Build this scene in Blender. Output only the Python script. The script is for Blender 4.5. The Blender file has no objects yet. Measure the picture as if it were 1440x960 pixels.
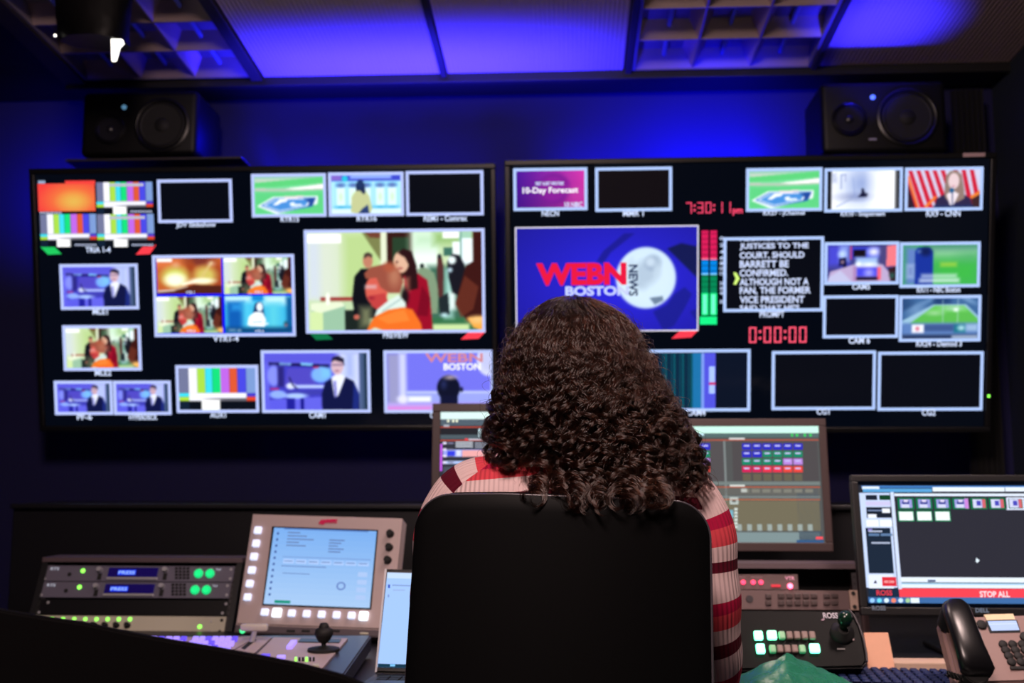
import bpy, bmesh, math, random
import numpy as np
from mathutils import Vector, Matrix, Euler
random.seed(7); rng = np.random.default_rng(11)
SC = bpy.context.scene; COL = SC.collection
R = math.radians
# ---------------------------------------------------------------- camera, world, lights, exposure
FPX = 1500.0; EYE = Vector((0, 0, 1.08)); PITCH = 7.2; YAW = 3.05
cd = bpy.data.cameras.new('camera'); cam = bpy.data.objects.new('camera', cd); COL.objects.link(cam)
cam.location = EYE; cam.rotation_euler = (R(90 + PITCH), 0, R(YAW))
cd.sensor_width = 36; cd.lens = 36 * FPX / 1440; cd.clip_start = 0.02
cd.dof.use_dof = True; cd.dof.focus_distance = 1.42; cd.dof.aperture_fstop = 5.2
SC.camera = cam
CAMR = Euler(cam.rotation_euler).to_matrix()
vs = SC.view_settings
SC.display_settings.display_device = 'sRGB'
vs.view_transform = 'Standard'; vs.look = 'None'; vs.exposure = 0; vs.gamma = 1; vs.use_curve_mapping = False
w = bpy.data.worlds.new('world'); SC.world = w; w.use_nodes = True
w.node_tree.nodes['Background'].inputs[0].default_value = (.25, .3, .8, 1)
w.node_tree.nodes['Background'].inputs[1].default_value = .004

def lamp(name, kind, loc, aim, power, color, size=.1, size_y=None, spread=None, cone=None, blend=.5):
    d = bpy.data.lights.new(name, kind); o = bpy.data.objects.new(name, d); COL.objects.link(o)
    o.location = loc; d.energy = power; d.color = color
    o.rotation_euler = (Vector(aim) - Vector(loc)).to_track_quat('-Z', 'Y').to_euler()
    if kind == 'AREA':
        d.shape = 'RECTANGLE' if size_y else 'DISK'; d.size = size
        if size_y: d.size_y = size_y
        if spread: d.spread = R(spread)
    if kind == 'SPOT':
        d.spot_size = R(cone); d.spot_blend = blend; d.shadow_soft_size = size
    return o
WARM = (1, .74, .68)
lamp('warm_overhead_light', 'AREA', (-.25, .08, 2.42), (.05, 1.9, .9), 46, WARM, .45)
lamp('warm_overhead_light', 'AREA', (.25, 2.3, 2.30), (.2, 2.6, .6), 5, WARM, .4, spread=110)
lamp('warm_overhead_light', 'AREA', (.95, 1.5, 2.42), (1.05, 2.1, .7), 9, WARM, .3, spread=100)  # added warm fill over the right of the desk, no fitting there
lamp('rear_reflection_spot', 'SPOT', (.9, -1.2, 2.5), (.9, -2.6, 1.5), 12, (1, .72, .55), .1, cone=60, blend=.4)  # added lamp warming the wall behind the camera, to reflect in the right display
BLUE = (.022, .016, 1); DEEP = (.003, .003, 1)
for k in range(6):
    x = -1.0 + .212 * k; lamp('blue_uplight', 'SPOT', (x, 3.41, 2.10), (x, 3.41, 2.42), (26, 34, 38, 38, 30, 18)[k], BLUE, .015, cone=98, blend=1)
lamp('blue_uplight', 'SPOT', (.95, 3.18, 2.07), (.96, 3.20, 2.42), 36, BLUE, .015, cone=74, blend=1)
lamp('blue_side_light', 'AREA', (-.98, 3.50, 2.22), (-1.3, 3.40, 2.12), 1.2, DEEP, .08)
for x, e, c in ((.15, 50, 95), (.50, 120, 105), (.80, 45, 85), (-.95, 22, 100), (-.5, 9, 90)):
    lamp('blue_wall_washer', 'SPOT', (x, 3.36, 1.93), (x + .02, 3.64, 2.14), e, DEEP, .04, cone=c, blend=1)
lamp('blue_wall_washer', 'AREA', (-1.75, 3.3, 2.0), (-1.8, 3.64, 2.1), 2.0, DEEP, .2, spread=110)

def ray(px, py): return CAMR @ Vector(((px - 720) / FPX, -(py - 480) / FPX, -1))
def atY(px, py, Y):
    d = ray(px, py); return EYE + d * ((Y - EYE.y) / d.y)
def atZ(px, py, Z):
    d = ray(px, py); return EYE + d * ((Z - EYE.z) / d.z)
def atX(px, py, X):
    d = ray(px, py); return EYE + d * (X / d.x)
class Frame:
    """local frame of a thing: X right, Z up its face, Y into it (tilt > 0 leans the top away)"""
    def __init__(s, origin, tilt=0, yaw=0, roll=0):
        s.M = Matrix.Translation(origin) @ Euler((R(-tilt), R(roll), R(yaw)), 'XYZ').to_matrix().to_4x4()
        s.I = s.M.inverted()
    def px(s, x, y, off=0.0):
        o = s.I @ EYE; d = s.I.to_3x3() @ ray(x, y); t = (off - o.y) / d.y; p = o + d * t
        return p.x, p.z
    def pz(s, x, y, off=0.0):
        o = s.I @ EYE; d = s.I.to_3x3() @ ray(x, y); t = (off - o.z) / d.z; p = o + d * t
        return p.x, p.y
    def rect(s, x0, y0, x1, y1, off=0.0):
        a = s.px(x0, y0, off); b = s.px(x1, y0, off); c = s.px(x1, y1, off); d = s.px(x0, y1, off)
        return (a[0] + d[0]) / 2, (c[1] + d[1]) / 2, (b[0] + c[0]) / 2, (a[1] + b[1]) / 2
    def zrect(s, x0, y0, x1, y1, off=0.0):
        a = s.pz(x0, y0, off); b = s.pz(x1, y0, off); c = s.pz(x1, y1, off); d = s.pz(x0, y1, off)
        return (a[0] + d[0]) / 2, (c[1] + d[1]) / 2, (b[0] + c[0]) / 2, (a[1] + b[1]) / 2

# ---------------------------------------------------------------- tags
def tag(o, label=None, cat=None, group=None, kind=None):
    if label: o['label'] = label
    if cat: o['category'] = cat
    if group: o['group'] = group
    if kind: o['kind'] = kind
    return o
def thing(name, label, cat, frame=None, loc=None, group=None):
    o = bpy.data.objects.new(name, None); COL.objects.link(o); o.empty_display_size = .05
    if frame: o.matrix_world = frame.M
    elif loc is not None: o.location = loc
    return tag(o, label, cat, group)

# ---------------------------------------------------------------- materials
def lin(c):
    return tuple(((v / 255) / 12.92 if v / 255 <= .04045 else ((v / 255 + .055) / 1.055) ** 2.4) for v in c)
_m = {}
def mat(name, col, rough=.5, metal=0, emit=0, ecol=None, spec=.5, bump=0, bscale=200, var=0, trans=0, alpha=1, coat=0):
    if name in _m: return _m[name]
    m = bpy.data.materials.new(name); m.use_nodes = True; nt = m.node_tree; b = nt.nodes['Principled BSDF']
    c = lin(col) + (1,)
    b.inputs['Base Color'].default_value = c; b.inputs['Roughness'].default_value = rough
    b.inputs['Metallic'].default_value = metal; b.inputs['Specular IOR Level'].default_value = spec
    b.inputs['Transmission Weight'].default_value = trans; b.inputs['Alpha'].default_value = alpha
    b.inputs['Coat Weight'].default_value = coat
    if emit:
        b.inputs['Emission Color'].default_value = lin(ecol or col) + (1,); b.inputs['Emission Strength'].default_value = emit
    if bump or var:
        tc = nt.nodes.new('ShaderNodeTexCoord'); nz = nt.nodes.new('ShaderNodeTexNoise')
        nz.inputs['Scale'].default_value = bscale; nz.inputs['Detail'].default_value = 3
        nt.links.new(tc.outputs['Object'], nz.inputs['Vector'])
        if bump:
            bp = nt.nodes.new('ShaderNodeBump'); bp.inputs['Strength'].default_value = bump; bp.inputs['Distance'].default_value = .002
            nt.links.new(nz.outputs['Fac'], bp.inputs['Height']); nt.links.new(bp.outputs['Normal'], b.inputs['Normal'])
        if var:
            mx = nt.nodes.new('ShaderNodeMix'); mx.data_type = 'RGBA'; mx.inputs[6].default_value = c
            mx.inputs[7].default_value = tuple(v * (1 - var) for v in c[:3]) + (1,)
            nt.links.new(nz.outputs['Fac'], mx.inputs[0]); nt.links.new(mx.outputs[2], b.inputs['Base Color'])
    _m[name] = m; return m
def glow_mat():
    m = bpy.data.materials.new('lit_display_pixels'); m.use_nodes = True; nt = m.node_tree; b = nt.nodes['Principled BSDF']
    a = nt.nodes.new('ShaderNodeAttribute'); a.attribute_name = 'picture'
    b.inputs['Base Color'].default_value = (.004, .004, .005, 1); b.inputs['Roughness'].default_value = .15; b.inputs['Specular IOR Level'].default_value = .2
    nt.links.new(a.outputs['Color'], b.inputs['Emission Color']); b.inputs['Emission Strength'].default_value = 1.2
    m.cycles.emission_sampling = 'NONE'
    return m
GLOW = glow_mat()
M_BLACK = mat('black_plastic', (20, 20, 22), .45, bump=.1, bscale=600)
M_SATIN = mat('satin_black_metal', (14, 14, 16), .35)
M_RUB = mat('black_rubber', (10, 10, 11), .7)
M_SCREEN = mat('dark_display_glass', (3, 4, 6), .12, emit=1, ecol=(3, 7, 17))
M_GREY = mat('warm_grey_panel_paint', (186, 168, 166), .5, bump=.05, bscale=900)
M_DGREY = mat('dark_grey_metal', (66, 62, 66), .42, metal=.3)
M_SILVER = mat('brushed_silver', (190, 190, 196), .35, metal=.35)
M_CREAM = mat('cream_painted_steel', (196, 192, 172), .45)
M_WHITE_LIT = mat('lit_white_key', (240, 240, 250), .4, emit=1.0, ecol=(205, 220, 255))
M_WHITE_HOT = mat('bright_lit_white_key', (250, 250, 255), .4, emit=1.8, ecol=(225, 240, 255))
M_LAV = mat('lit_lavender_key', (150, 130, 250), .4, emit=.9, ecol=(170, 145, 255))
M_VIO = mat('lit_violet_key', (90, 70, 220), .4, emit=.8, ecol=(100, 75, 240))
M_GREEN = mat('lit_green_led', (60, 220, 120), .4, emit=1.5, ecol=(70, 240, 150))
M_LIME = mat('lit_lime_led', (120, 240, 60), .4, emit=2.2, ecol=(130, 245, 80))
M_RED = mat('lit_red_led', (240, 60, 90), .4, emit=1.8, ecol=(255, 70, 110))
M_GKEY = mat('glowing_green_key', (200, 255, 225), .4, emit=5, ecol=(100, 255, 185))
M_GKEYD = mat('half_lit_green_key', (140, 170, 140), .4, emit=.35, ecol=(60, 200, 130))
M_KEY = mat('unlit_pale_key', (130, 110, 105), .5)

# ---------------------------------------------------------------- mesh builder
class B:
    def __init__(s): s.bm = bmesh.new(); s.mats = []
    def mi(s, m):
        if m not in s.mats: s.mats.append(m)
        return s.mats.index(m)
    def _merge(s, bm2, m, M=None):
        if M is not None: bmesh.ops.transform(bm2, matrix=M, verts=bm2.verts)
        i = s.mi(m)
        for f in bm2.faces: f.material_index = i
        me = bpy.data.meshes.new('t'); bm2.to_mesh(me); bm2.free(); s.bm.from_mesh(me); bpy.data.meshes.remove(me)
        return s
    def box(s, x0, y0, z0, x1, y1, z1, m, bev=0, seg=2, M=None):
        b = bmesh.new(); bmesh.ops.create_cube(b, size=1)
        for v in b.verts:
            v.co = Vector(((x0 + x1) / 2 + v.co.x * (x1 - x0), (y0 + y1) / 2 + v.co.y * (y1 - y0), (z0 + z1) / 2 + v.co.z * (z1 - z0)))
        if bev > 0:
            bv = min(bev, .49 * min(abs(x1 - x0), abs(y1 - y0), abs(z1 - z0)))
            bmesh.ops.bevel(b, geom=list(b.edges), offset=bv, segments=seg, affect='EDGES', profile=.5)
        bmesh.ops.recalc_face_normals(b, faces=b.faces)
        return s._merge(b, m, M)
    def face(s, F, x0, y0, x1, y1, d0, d1, m, bev=0, seg=2):
        a = F.rect(x0, y0, x1, y1); return s.box(a[0], d0, a[1], a[2], d1, a[3], m, bev, seg)
    def cyl(s, p0, p1, r0, m, r1=None, seg=20, bev=0):
        p0 = Vector(p0); p1 = Vector(p1); r1 = r0 if r1 is None else r1
        b = bmesh.new(); L = (p1 - p0).length
        bmesh.ops.create_cone(b, cap_ends=True, segments=seg, radius1=r0, radius2=r1, depth=L)
        if bev: bmesh.ops.bevel(b, geom=[e for e in b.edges if e.calc_face_angle(0) > 1], offset=bev, segments=2, affect='EDGES')
        q = (p1 - p0).to_track_quat('Z', 'Y').to_matrix().to_4x4()
        return s._merge(b, m, Matrix.Translation((p0 + p1) / 2) @ q)
    def lathe(s, prof, m, M=None, seg=32):
        b = bmesh.new(); rings = []
        for r, z in prof:
            rings.append([b.verts.new((r * math.cos(2 * math.pi * k / seg), r * math.sin(2 * math.pi * k / seg), z)) for k in range(seg)])
        for a, c in zip(rings, rings[1:]):
            for k in range(seg):
                b.faces.new((a[k], a[(k + 1) % seg], c[(k + 1) % seg], c[k]))
        b.faces.new(rings[0][::-1]); b.faces.new(rings[-1])
        bmesh.ops.recalc_face_normals(b, faces=b.faces)
        return s._merge(b, m, M)
    def prism(s, pts, d0, d1, m, axis='y', bev=0, M=None):
        """polygon pts extruded along axis (y: pts are x,z; z: pts are x,y; x: pts are y,z)"""
        b = bmesh.new()
        P = {'y': lambda p, d: (p[0], d, p[1]), 'z': lambda p, d: (p[0], p[1], d), 'x': lambda p, d: (d, p[0], p[1])}[axis]
        a = [b.verts.new(P(p, d0)) for p in pts]; c = [b.verts.new(P(p, d1)) for p in pts]
        b.faces.new(a); b.faces.new(c[::-1]); n = len(pts)
        for k in range(n): b.faces.new((a[k], a[(k + 1) % n], c[(k + 1) % n], c[k]))
        bmesh.ops.recalc_face_normals(b, faces=b.faces)
        if bev:
            caps = set(b.faces[:2]) if False else None
            es = [e for e in b.edges if abs(e.verts[0].co[{'y': 1, 'z': 2, 'x': 0}[axis]] - e.verts[1].co[{'y': 1, 'z': 2, 'x': 0}[axis]]) < 1e-7]
            bmesh.ops.bevel(b, geom=es, offset=bev, segments=3, affect='EDGES')
        return s._merge(b, m, M)
    def tube(s, pts, r, m, seg=8):
        pts = [Vector(p) for p in pts]; b = bmesh.new(); rings = []
        rr = r if hasattr(r, '__len__') else [r] * len(pts)
        up = Vector((0, 0, 1))
        for i, p in enumerate(pts):
            t = (pts[min(i + 1, len(pts) - 1)] - pts[max(i - 1, 0)]).normalized()
            u = t.cross(up if abs(t.z) < .9 else Vector((1, 0, 0))).normalized(); v = t.cross(u)
            rings.append([b.verts.new(p + (u * math.cos(2 * math.pi * k / seg) + v * math.sin(2 * math.pi * k / seg)) * rr[i]) for k in range(seg)])
        for a, c in zip(rings, rings[1:]):
            for k in range(seg): b.faces.new((a[k], a[(k + 1) % seg], c[(k + 1) % seg], c[k]))
        b.faces.new(rings[0][::-1]); b.faces.new(rings[-1])
        bmesh.ops.recalc_face_normals(b, faces=b.faces)
        return s._merge(b, m)
    def text(s, st, x0, z0, x1, z1, d, thick, m, shear=0):
        vv, ff = glyphs(st)
        b = bmesh.new(); vs_ = [b.verts.new((x0 + (p[0] + shear * p[1]) * (x1 - x0), d, z0 + p[1] * (z1 - z0))) for p in vv]
        for f in ff:
            try: b.faces.new([vs_[i] for i in f])
            except ValueError: pass
        if thick:
            r = bmesh.ops.extrude_face_region(b, geom=b.faces[:])
            for v in r['geom']:
                if isinstance(v, bmesh.types.BMVert): v.co.y -= thick
        return s._merge(b, m)
    def build(s, name, parent=None, smooth=None, label=None):
        me = bpy.data.meshes.new(name); s.bm.to_mesh(me); s.bm.free()
        for m in s.mats: me.materials.append(m)
        if smooth:
            me.polygons.foreach_set('use_smooth', [True] * len(me.polygons))
            try: me.set_sharp_from_angle(angle=R(smooth))
            except Exception: pass
        o = bpy.data.objects.new(name, me); COL.objects.link(o)
        if parent is not None: o.parent = parent
        if label: o['label'] = label
        return o
_g = {}
def glyphs(st, bold=.022):
    """outline of a word as flat faces in a unit box"""
    k = (st, bold)
    if k in _g: return _g[k]
    c = bpy.data.curves.new('t', 'FONT'); c.body = st; c.dimensions = '2D'; c.fill_mode = 'BOTH'; c.offset = bold; c.resolution_u = 3
    o = bpy.data.objects.new('t', c); COL.objects.link(o)
    me = bpy.data.meshes.new_from_object(o)
    v = np.array([x.co[:2] for x in me.vertices]); f = [tuple(p.vertices) for p in me.polygons]
    bpy.data.objects.remove(o); bpy.data.curves.remove(c); bpy.data.meshes.remove(me)
    lo = v.min(0); hi = v.max(0); v = (v - lo) / np.maximum(hi - lo, 1e-6)
    _g[k] = (v, f); return _g[k]

# ---------------------------------------------------------------- lit pictures on displays
class Pic:
    """flat coloured shapes lying on a display face (local x,z), layered toward the viewer"""
    def __init__(s, F): s.F = F; s.v = []; s.f = []; s.c = []; s.lay = 1
    def poly(s, pts, col, lay=None, k=1.0):
        lay = s.lay if lay is None else lay; n = len(s.v)
        for p in pts: s.v.append((p[0], -.0014 - .0004 * lay, p[1]))
        s.f.append(tuple(range(n, n + len(pts)))); c = tuple(q * k for q in lin(col))
        s.c += [c] * len(pts); return s
    def lrect(s, a, col, lay=None, k=1.0):
        return s.poly([(a[0], a[1]), (a[2], a[1]), (a[2], a[3]), (a[0], a[3])], col, lay, k)
    def rect(s, x0, y0, x1, y1, col, lay=None, k=1.0): return s.lrect(s.F.rect(x0, y0, x1, y1), col, lay, k)
    def quad(s, pts, col, lay=None, k=1.0): return s.poly([s.F.px(*p) for p in pts], col, lay, k)
    def ell(s, cx, cy, rx, ry, col, lay=None, k=1.0, n=24):
        return s.quad([(cx + rx * math.cos(2 * math.pi * i / n), cy + ry * math.sin(2 * math.pi * i / n)) for i in range(n)], col, lay, k)
    def frame(s, x0, y0, x1, y1, col=(178, 192, 244), t=4.2, lay=3):
        a = s.F.rect(x0, y0, x1, y1); b = s.F.rect(x0 + t, y0 + t, x1 - t, y1 - t)
        s.lrect((a[0], b[3], a[2], a[3]), col, lay); s.lrect((a[0], a[1], a[2], b[1]), col, lay)
        s.lrect((a[0], b[1], b[0], b[3]), col, lay); s.lrect((b[2], b[1], a[2], b[3]), col, lay); return s
    def text(s, st, x0, y0, x1, y1, col=(205, 218, 250), lay=5, rot=0, bold=.022, k=1.0):
        a = s.F.rect(x0, y0, x1, y1); vv, ff = glyphs(st, bold); n = len(s.v); c = tuple(q * k for q in lin(col))
        for p in vv:
            q = (p[0], p[1]) if not rot else ((1 - p[1], p[0]) if rot > 0 else (p[1], 1 - p[0]))
            s.v.append((a[0] + q[0] * (a[2] - a[0]), -.0014 - .0004 * lay, a[1] + q[1] * (a[3] - a[1]))); s.c.append(c)
        for f in ff: s.f.append(tuple(n + i for i in f))
        return s
    def canvas(s, cv, x0, y0, x1, y1, lay=2):
        a = s.F.rect(x0, y0, x1, y1); im = np.clip(cv.im, 0, 255); h, w_, _ = im.shape; n = len(s.v)
        L = im / 255.; L = np.where(L <= .04045, L / 12.92, ((L + .055) / 1.055) ** 2.4).reshape(-1, 3)
        xs = np.linspace(a[0], a[2], w_); zs = np.linspace(a[3], a[1], h)
        X, Z = np.meshgrid(xs, zs); s.v += list(zip(X.ravel().tolist(), [-.0014 - .0004 * lay] * (w_ * h), Z.ravel().tolist()))
        s.c += [tuple(q) for q in L.tolist()]
        for j in range(h - 1):
            for i in range(w_ - 1):
                k = n + j * w_ + i; s.f.append((k + w_, k + w_ + 1, k + 1, k))
        return s
    def build(s, name, parent, label=None):
        me = bpy.data.meshes.new(name); me.from_pydata(s.v, [], s.f)
        at = me.color_attributes.new('picture', 'FLOAT_COLOR', 'POINT')
        at.data.foreach_set('color', np.hstack([np.array(s.c, dtype=np.float32), np.ones((len(s.c), 1), dtype=np.float32)]).ravel())
        me.materials.append(GLOW); o = bpy.data.objects.new(name, me); COL.objects.link(o); o.parent = parent
        if label: o['label'] = label
        return o
class Cv:
    """small picture, painted with soft shapes in the coordinates of box"""
    def __init__(s, w_, h, box, bg=(0, 0, 0)):
        s.im = np.zeros((h, w_, 3)) + np.array(bg, float); s.box = box
        xs = np.linspace(box[0], box[2], w_); ys = np.linspace(box[1], box[3], h); s.X, s.Y = np.meshgrid(xs, ys)
        s.u = (box[2] - box[0]) / w_
    def put(s, m, col, a=1.0):
        m = np.clip(m, 0, 1)[..., None] * a; s.im = s.im * (1 - m) + np.array(col, float) * m; return s
    def rect(s, x0, y0, x1, y1, col, soft=1, a=1.0):
        q = s.u * soft; d = np.minimum(np.minimum(s.X - x0, x1 - s.X), np.minimum(s.Y - y0, y1 - s.Y)); return s.put(d / q + .5, col, a)
    def ell(s, cx, cy, rx, ry, col, soft=1, a=1.0, rot=0):
        c, n = math.cos(R(rot)), math.sin(R(rot)); dx, dy = s.X - cx, s.Y - cy
        d = np.sqrt(((dx * c + dy * n) / rx) ** 2 + ((-dx * n + dy * c) / ry) ** 2); return s.put((1 - d) * min(rx, ry) / (s.u * soft) + .5, col, a)
    def poly(s, pts, col, a=1.0):
        acc = np.zeros_like(s.X)
        for ox, oy in ((-.25, -.25), (.25, -.25), (-.25, .25), (.25, .25)):
            X, Y = s.X + ox * s.u, s.Y + oy * s.u; ins = np.zeros(X.shape, bool); n = len(pts)
            for i in range(n):
                (xa, ya), (xb, yb) = pts[i], pts[(i + 1) % n]
                if ya == yb: continue
                ins ^= ((ya > Y) != (yb > Y)) & (X < (xb - xa) * (Y - ya) / (yb - ya) + xa)
            acc += ins
        return s.put(acc / 4, col, a)
    def line(s, x0, y0, x1, y1, wd, col, a=1.0):
        dx, dy = x1 - x0, y1 - y0; t = np.clip(((s.X - x0) * dx + (s.Y - y0) * dy) / (dx * dx + dy * dy), 0, 1)
        d = np.hypot(s.X - x0 - t * dx, s.Y - y0 - t * dy); return s.put((wd / 2 - d) / s.u + .5, col, a)
    def blur(s, n=1):
        for _ in range(n):
            p = np.pad(s.im, ((1, 1), (1, 1), (0, 0)), 'edge')
            s.im = (p[:-2, 1:-1] + p[2:, 1:-1] + p[1:-1, :-2] + p[1:-1, 2:] + 2 * p[1:-1, 1:-1]) / 6
        return s
# ---------------------------------------------------------------- the setting
M_WALL = mat('matt_navy_wall_paint', (7, 6, 66), .8, bump=.1, bscale=300)
M_DARKWALL = mat('matt_black_wall_paint', (16, 16, 20), .85, bump=.1, bscale=300)
M_TEAL = mat('dark_slate_wall_paint', (24, 34, 44), .8, bump=.1, bscale=300)
M_TRIM = mat('black_ceiling_trim', (16, 16, 18), .5)
def slab(name, x0, y0, z0, x1, y1, z1, m, bev=0):
    return tag(B().box(x0, y0, z0, x1, y1, z1, m, bev).build(name), kind='structure')
CF = Frame(atY(800, 101, 3.48), 4.46)                       # the sloping ceiling, underside is local z = 0
slab('floor', -2.4, -2.6, -.06, 2.4, 3.9, 0, mat('dark_grey_carpet', (34, 33, 38), .95, bump=.6, bscale=700, var=.3))
slab('wall_back', -2.4, 3.64, 0, 2.4, 3.76, 3.0, M_WALL)
slab('wall_left', -2.32, -2.6, 0, -2.2, 3.64, 3.0, M_WALL)
slab('wall_right', 1.47, 1.2, 0, 1.59, 3.64, 3.0, M_TEAL)
slab('wall_front', -2.4, -2.72, 0, 2.4, -2.6, 3.0, mat('warm_taupe_wall_paint', (92, 74, 66), .8))
slab('wall_side', 2.2, -2.6, 0, 2.32, 1.2, 3.0, M_DARKWALL)
slab('trim_1', 1.59, 1.14, 0, 2.2, 1.2, 3.0, M_DARKWALL)
slab('ceiling', -2.4, -2.6, 2.80, 2.4, 3.76, 2.9, M_DARKWALL)

def ribbed(a, z, m):
    """corrugated lens: ribs run away from the viewer"""
    bm = bmesh.new(); nx = int(round((a[2] - a[0]) / .0035)); rows = []
    for y in (a[1], a[3]):
        rows.append([bm.verts.new((a[0] + (a[2] - a[0]) * i / nx, y, z - .0022 * (.5 + .5 * math.cos(i * math.pi / 2)))) for i in range(nx + 1)])
    for i in range(nx): bm.faces.new((rows[0][i], rows[1][i], rows[1][i + 1], rows[0][i + 1]))
    me = bpy.data.meshes.new('l'); bm.to_mesh(me); bm.free(); return me
def lens_mat():
    m = mat('prismatic_ceiling_lens', (205, 180, 172), .5, spec=.3); nt = m.node_tree; b = nt.nodes['Principled BSDF']
    tc = nt.nodes.new('ShaderNodeTexCoord'); wv = nt.nodes.new('ShaderNodeTexWave'); wv.bands_direction = 'Y'
    wv.inputs['Scale'].default_value = 22; bp = nt.nodes.new('ShaderNodeBump'); bp.inputs['Strength'].default_value = .35; bp.inputs['Distance'].default_value = .003
    nt.links.new(tc.outputs['Object'], wv.inputs['Vector']); nt.links.new(wv.outputs['Fac'], bp.inputs['Height']); nt.links.new(bp.outputs['Normal'], b.inputs['Normal'])
    return m
M_LENS = lens_mat()
def cx(px, py): return CF.pz(px, py)[0]
E = CF.pz(800, 101)[1]                                       # local y of the ceiling's far edge
XA = (cx(128, 117) + cx(15, 3)) / 2; XB = cx(357, 117)
X1, X2 = cx(374.6, 116), cx(620, 104); X3, X4 = cx(628, 103), cx(878, 99)
X5, X6 = cx(893, 97), cx(1136, 92); X7 = cx(1150, 93); X8 = X7 + (X4 - X3) * 1.06
# T-bar grid, each bar of its own
M_TBAR = mat('dark_ceiling_grid_bar', (52, 46, 46), .5)
for k, (a, b) in enumerate(((XA - .085, XA - .012), (XB + .004, X1 - .002), (X2 + .001, X3 - .001), (X4 + .002, X5 - .012), (X6 + .012, X7 - .002), (X8 + .002, X8 + .03))):
    o = B().box(a, E - 1.9, -.012, b, E, .02, M_TBAR, .002).build('ceiling_bar'); o.matrix_world = CF.M; tag(o, kind='structure')
def on_ceiling(o): o.matrix_world = CF.M; return o
o = on_ceiling(B().box(XA - .085, E, -.028, X8 + .03, E + .028, .05, M_TRIM, .003).build('trim_2')); tag(o, kind='structure')
o = on_ceiling(B().box(XA - .085, E + .028, -.010, X8 + .4, E + .15, .05, M_TRIM).build('trim_3')); tag(o, kind='structure')
o = on_ceiling(B().box(-2.3, E - 1.9, .0, XA - .085, E + .15, .05, M_TRIM).build('trim_4')); tag(o, kind='structure')
o = on_ceiling(B().box(X8 + .03, E - 1.9, -.02, X8 + .42, E + .17, .03, mat('beige_ceiling_board', (92, 78, 70), .7)).build('trim_5')); tag(o, kind='structure')

def lens_tile(x0, x1, y0, y1, label):
    t = thing('ceiling_lens_panel', label, 'ceiling panel', CF)
    me = ribbed((x0 + .004, y0, x1 - .004, y1), .004, M_LENS); me.materials.append(M_LENS)
    me.polygons.foreach_set('use_smooth', [True] * len(me.polygons))
    o = bpy.data.objects.new('ribbed_lens', me); COL.objects.link(o); o.parent = t
    b = B(); b.box(x0, y0, .0105, x1, y1, .05, M_DGREY)
    b.build('housing', t); return t
lens_tile(X1, X2, E - 1.22, E - .001, 'ribbed ceiling lens panel glowing blue, the one beside the left louvred light')
lens_tile(X3, X4, E - 1.22, E - .001, 'ribbed ceiling lens panel glowing blue, directly left of the right louvred light')
lens_tile(X7, X8, E - 1.22, E - .001, 'ribbed ceiling lens panel with a small blue patch, above the right loudspeaker')
M_LOUV = mat('parabolic_louvre_aluminium', (205, 180, 178), .38, metal=.55)
M_PAN = mat('louvre_reflector', (150, 140, 150), .45, metal=.3)
def louvre_light(x0, x1, y0, y1, nx, ny, label):
    t = thing('louvred_ceiling_light', label, 'ceiling light', CF)
    b = B(); d = .05
    b.box(x0, y0, d, x1, y1, d + .01, M_PAN)
    for a in ((x0 - .01, y0 - .004, x0, y1 + .004), (x1, y0 - .004, x1 + .01, y1 + .004), (x0, y0 - .004, x1, y0), (x0, y1, x1, y1 + .004)):
        b.box(a[0], a[1], -.004, a[2], a[3], d + .01, M_PAN)
    b.build('housing', t)
    lv = B()
    for i in range(1, nx):
        x = x0 + (x1 - x0) * i / nx
        lv.prism([(x - .003, 0), (x + .003, 0), (x + .036, d), (x - .036, d)], y0 + .001, y1 - .001, M_LOUV)
    for j in range(ny + 1):
        y = y0 + (y1 - y0) * j / ny; k = .0 if 0 < j < ny else 1
        lv.prism([(max(y - .003, y0), 0), (min(y + .003, y1), 0), (min(y + .045, y1), d), (max(y - .045, y0), d)], x0 + .001, x1 - .001, M_LOUV, axis='x')
    lv.build('louvre', t)
    tb = B()
    for i in range(nx):
        x = x0 + (x1 - x0) * (i + .5) / nx
        tb.cyl((x, y0 + .02, d - .012), (x, y1 - .02, d - .012), .008, mat('unlit_tube', (150, 165, 190), .3), seg=12)
    tb.build('tubes', t); return t
louvre_light(XA, XB, E - .585, E - .018, 3, 3, 'unlit square louvred ceiling light at upper left behind the hanging black wrap')
louvre_light(X5, X6, E - 1.2, E - .012, 3, 6, 'unlit long louvred ceiling light with pale blades, right of the blue panels')
lens_tile(XA, XB, E - 1.22, E - .60, 'plain ribbed ceiling panel behind the square louvred light')

# black wrap hanging from the ceiling with a bright gap
BF = Frame(atY(128, 20, 2.75))
t = thing('wrapped_spotlight', 'black foil-wrapped spotlight hanging at upper left with a bright white gap', 'spotlight', BF)
b = bmesh.new(); n = 28; prof = [(-95, .052, .04), (-40, .050, .04), (-10, .047, .042), (20, .045, .045), (44, .043, .046), (54, .042, .044)]
rings = []
for j, (dy, rx, ry) in enumerate(prof):
    xc, zc = BF.px(125 + (3 if dy > 20 else 0), dy); ring = []
    for i in range(n):
        a = 2 * math.pi * i / n; q = 1 + .05 * math.sin(3 * a + j) + .03 * math.sin(7 * a + 2 * j)
        ring.append(b.verts.new((xc + rx * 2.3 * q * math.cos(a) * (.97 if j > 2 else 1), .03 + ry * 1.6 * q * math.sin(a), zc - (.006 * math.cos(a + .8) if j == 5 else 0))))
    rings.append(ring)
for a, c in zip(rings, rings[1:]):
    for i in range(n): b.faces.new((a[i], a[(i + 1) % n], c[(i + 1) % n], c[i]))
b.faces.new(rings[0]); b.faces.new(rings[-1][::-1]); bmesh.ops.recalc_face_normals(b, faces=b.faces)
B()._merge(b, mat('crumpled_black_foil', (4, 4, 5), .5, spec=.2, bump=.8, bscale=18)).build('foil_wrap', t, smooth=50)
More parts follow.
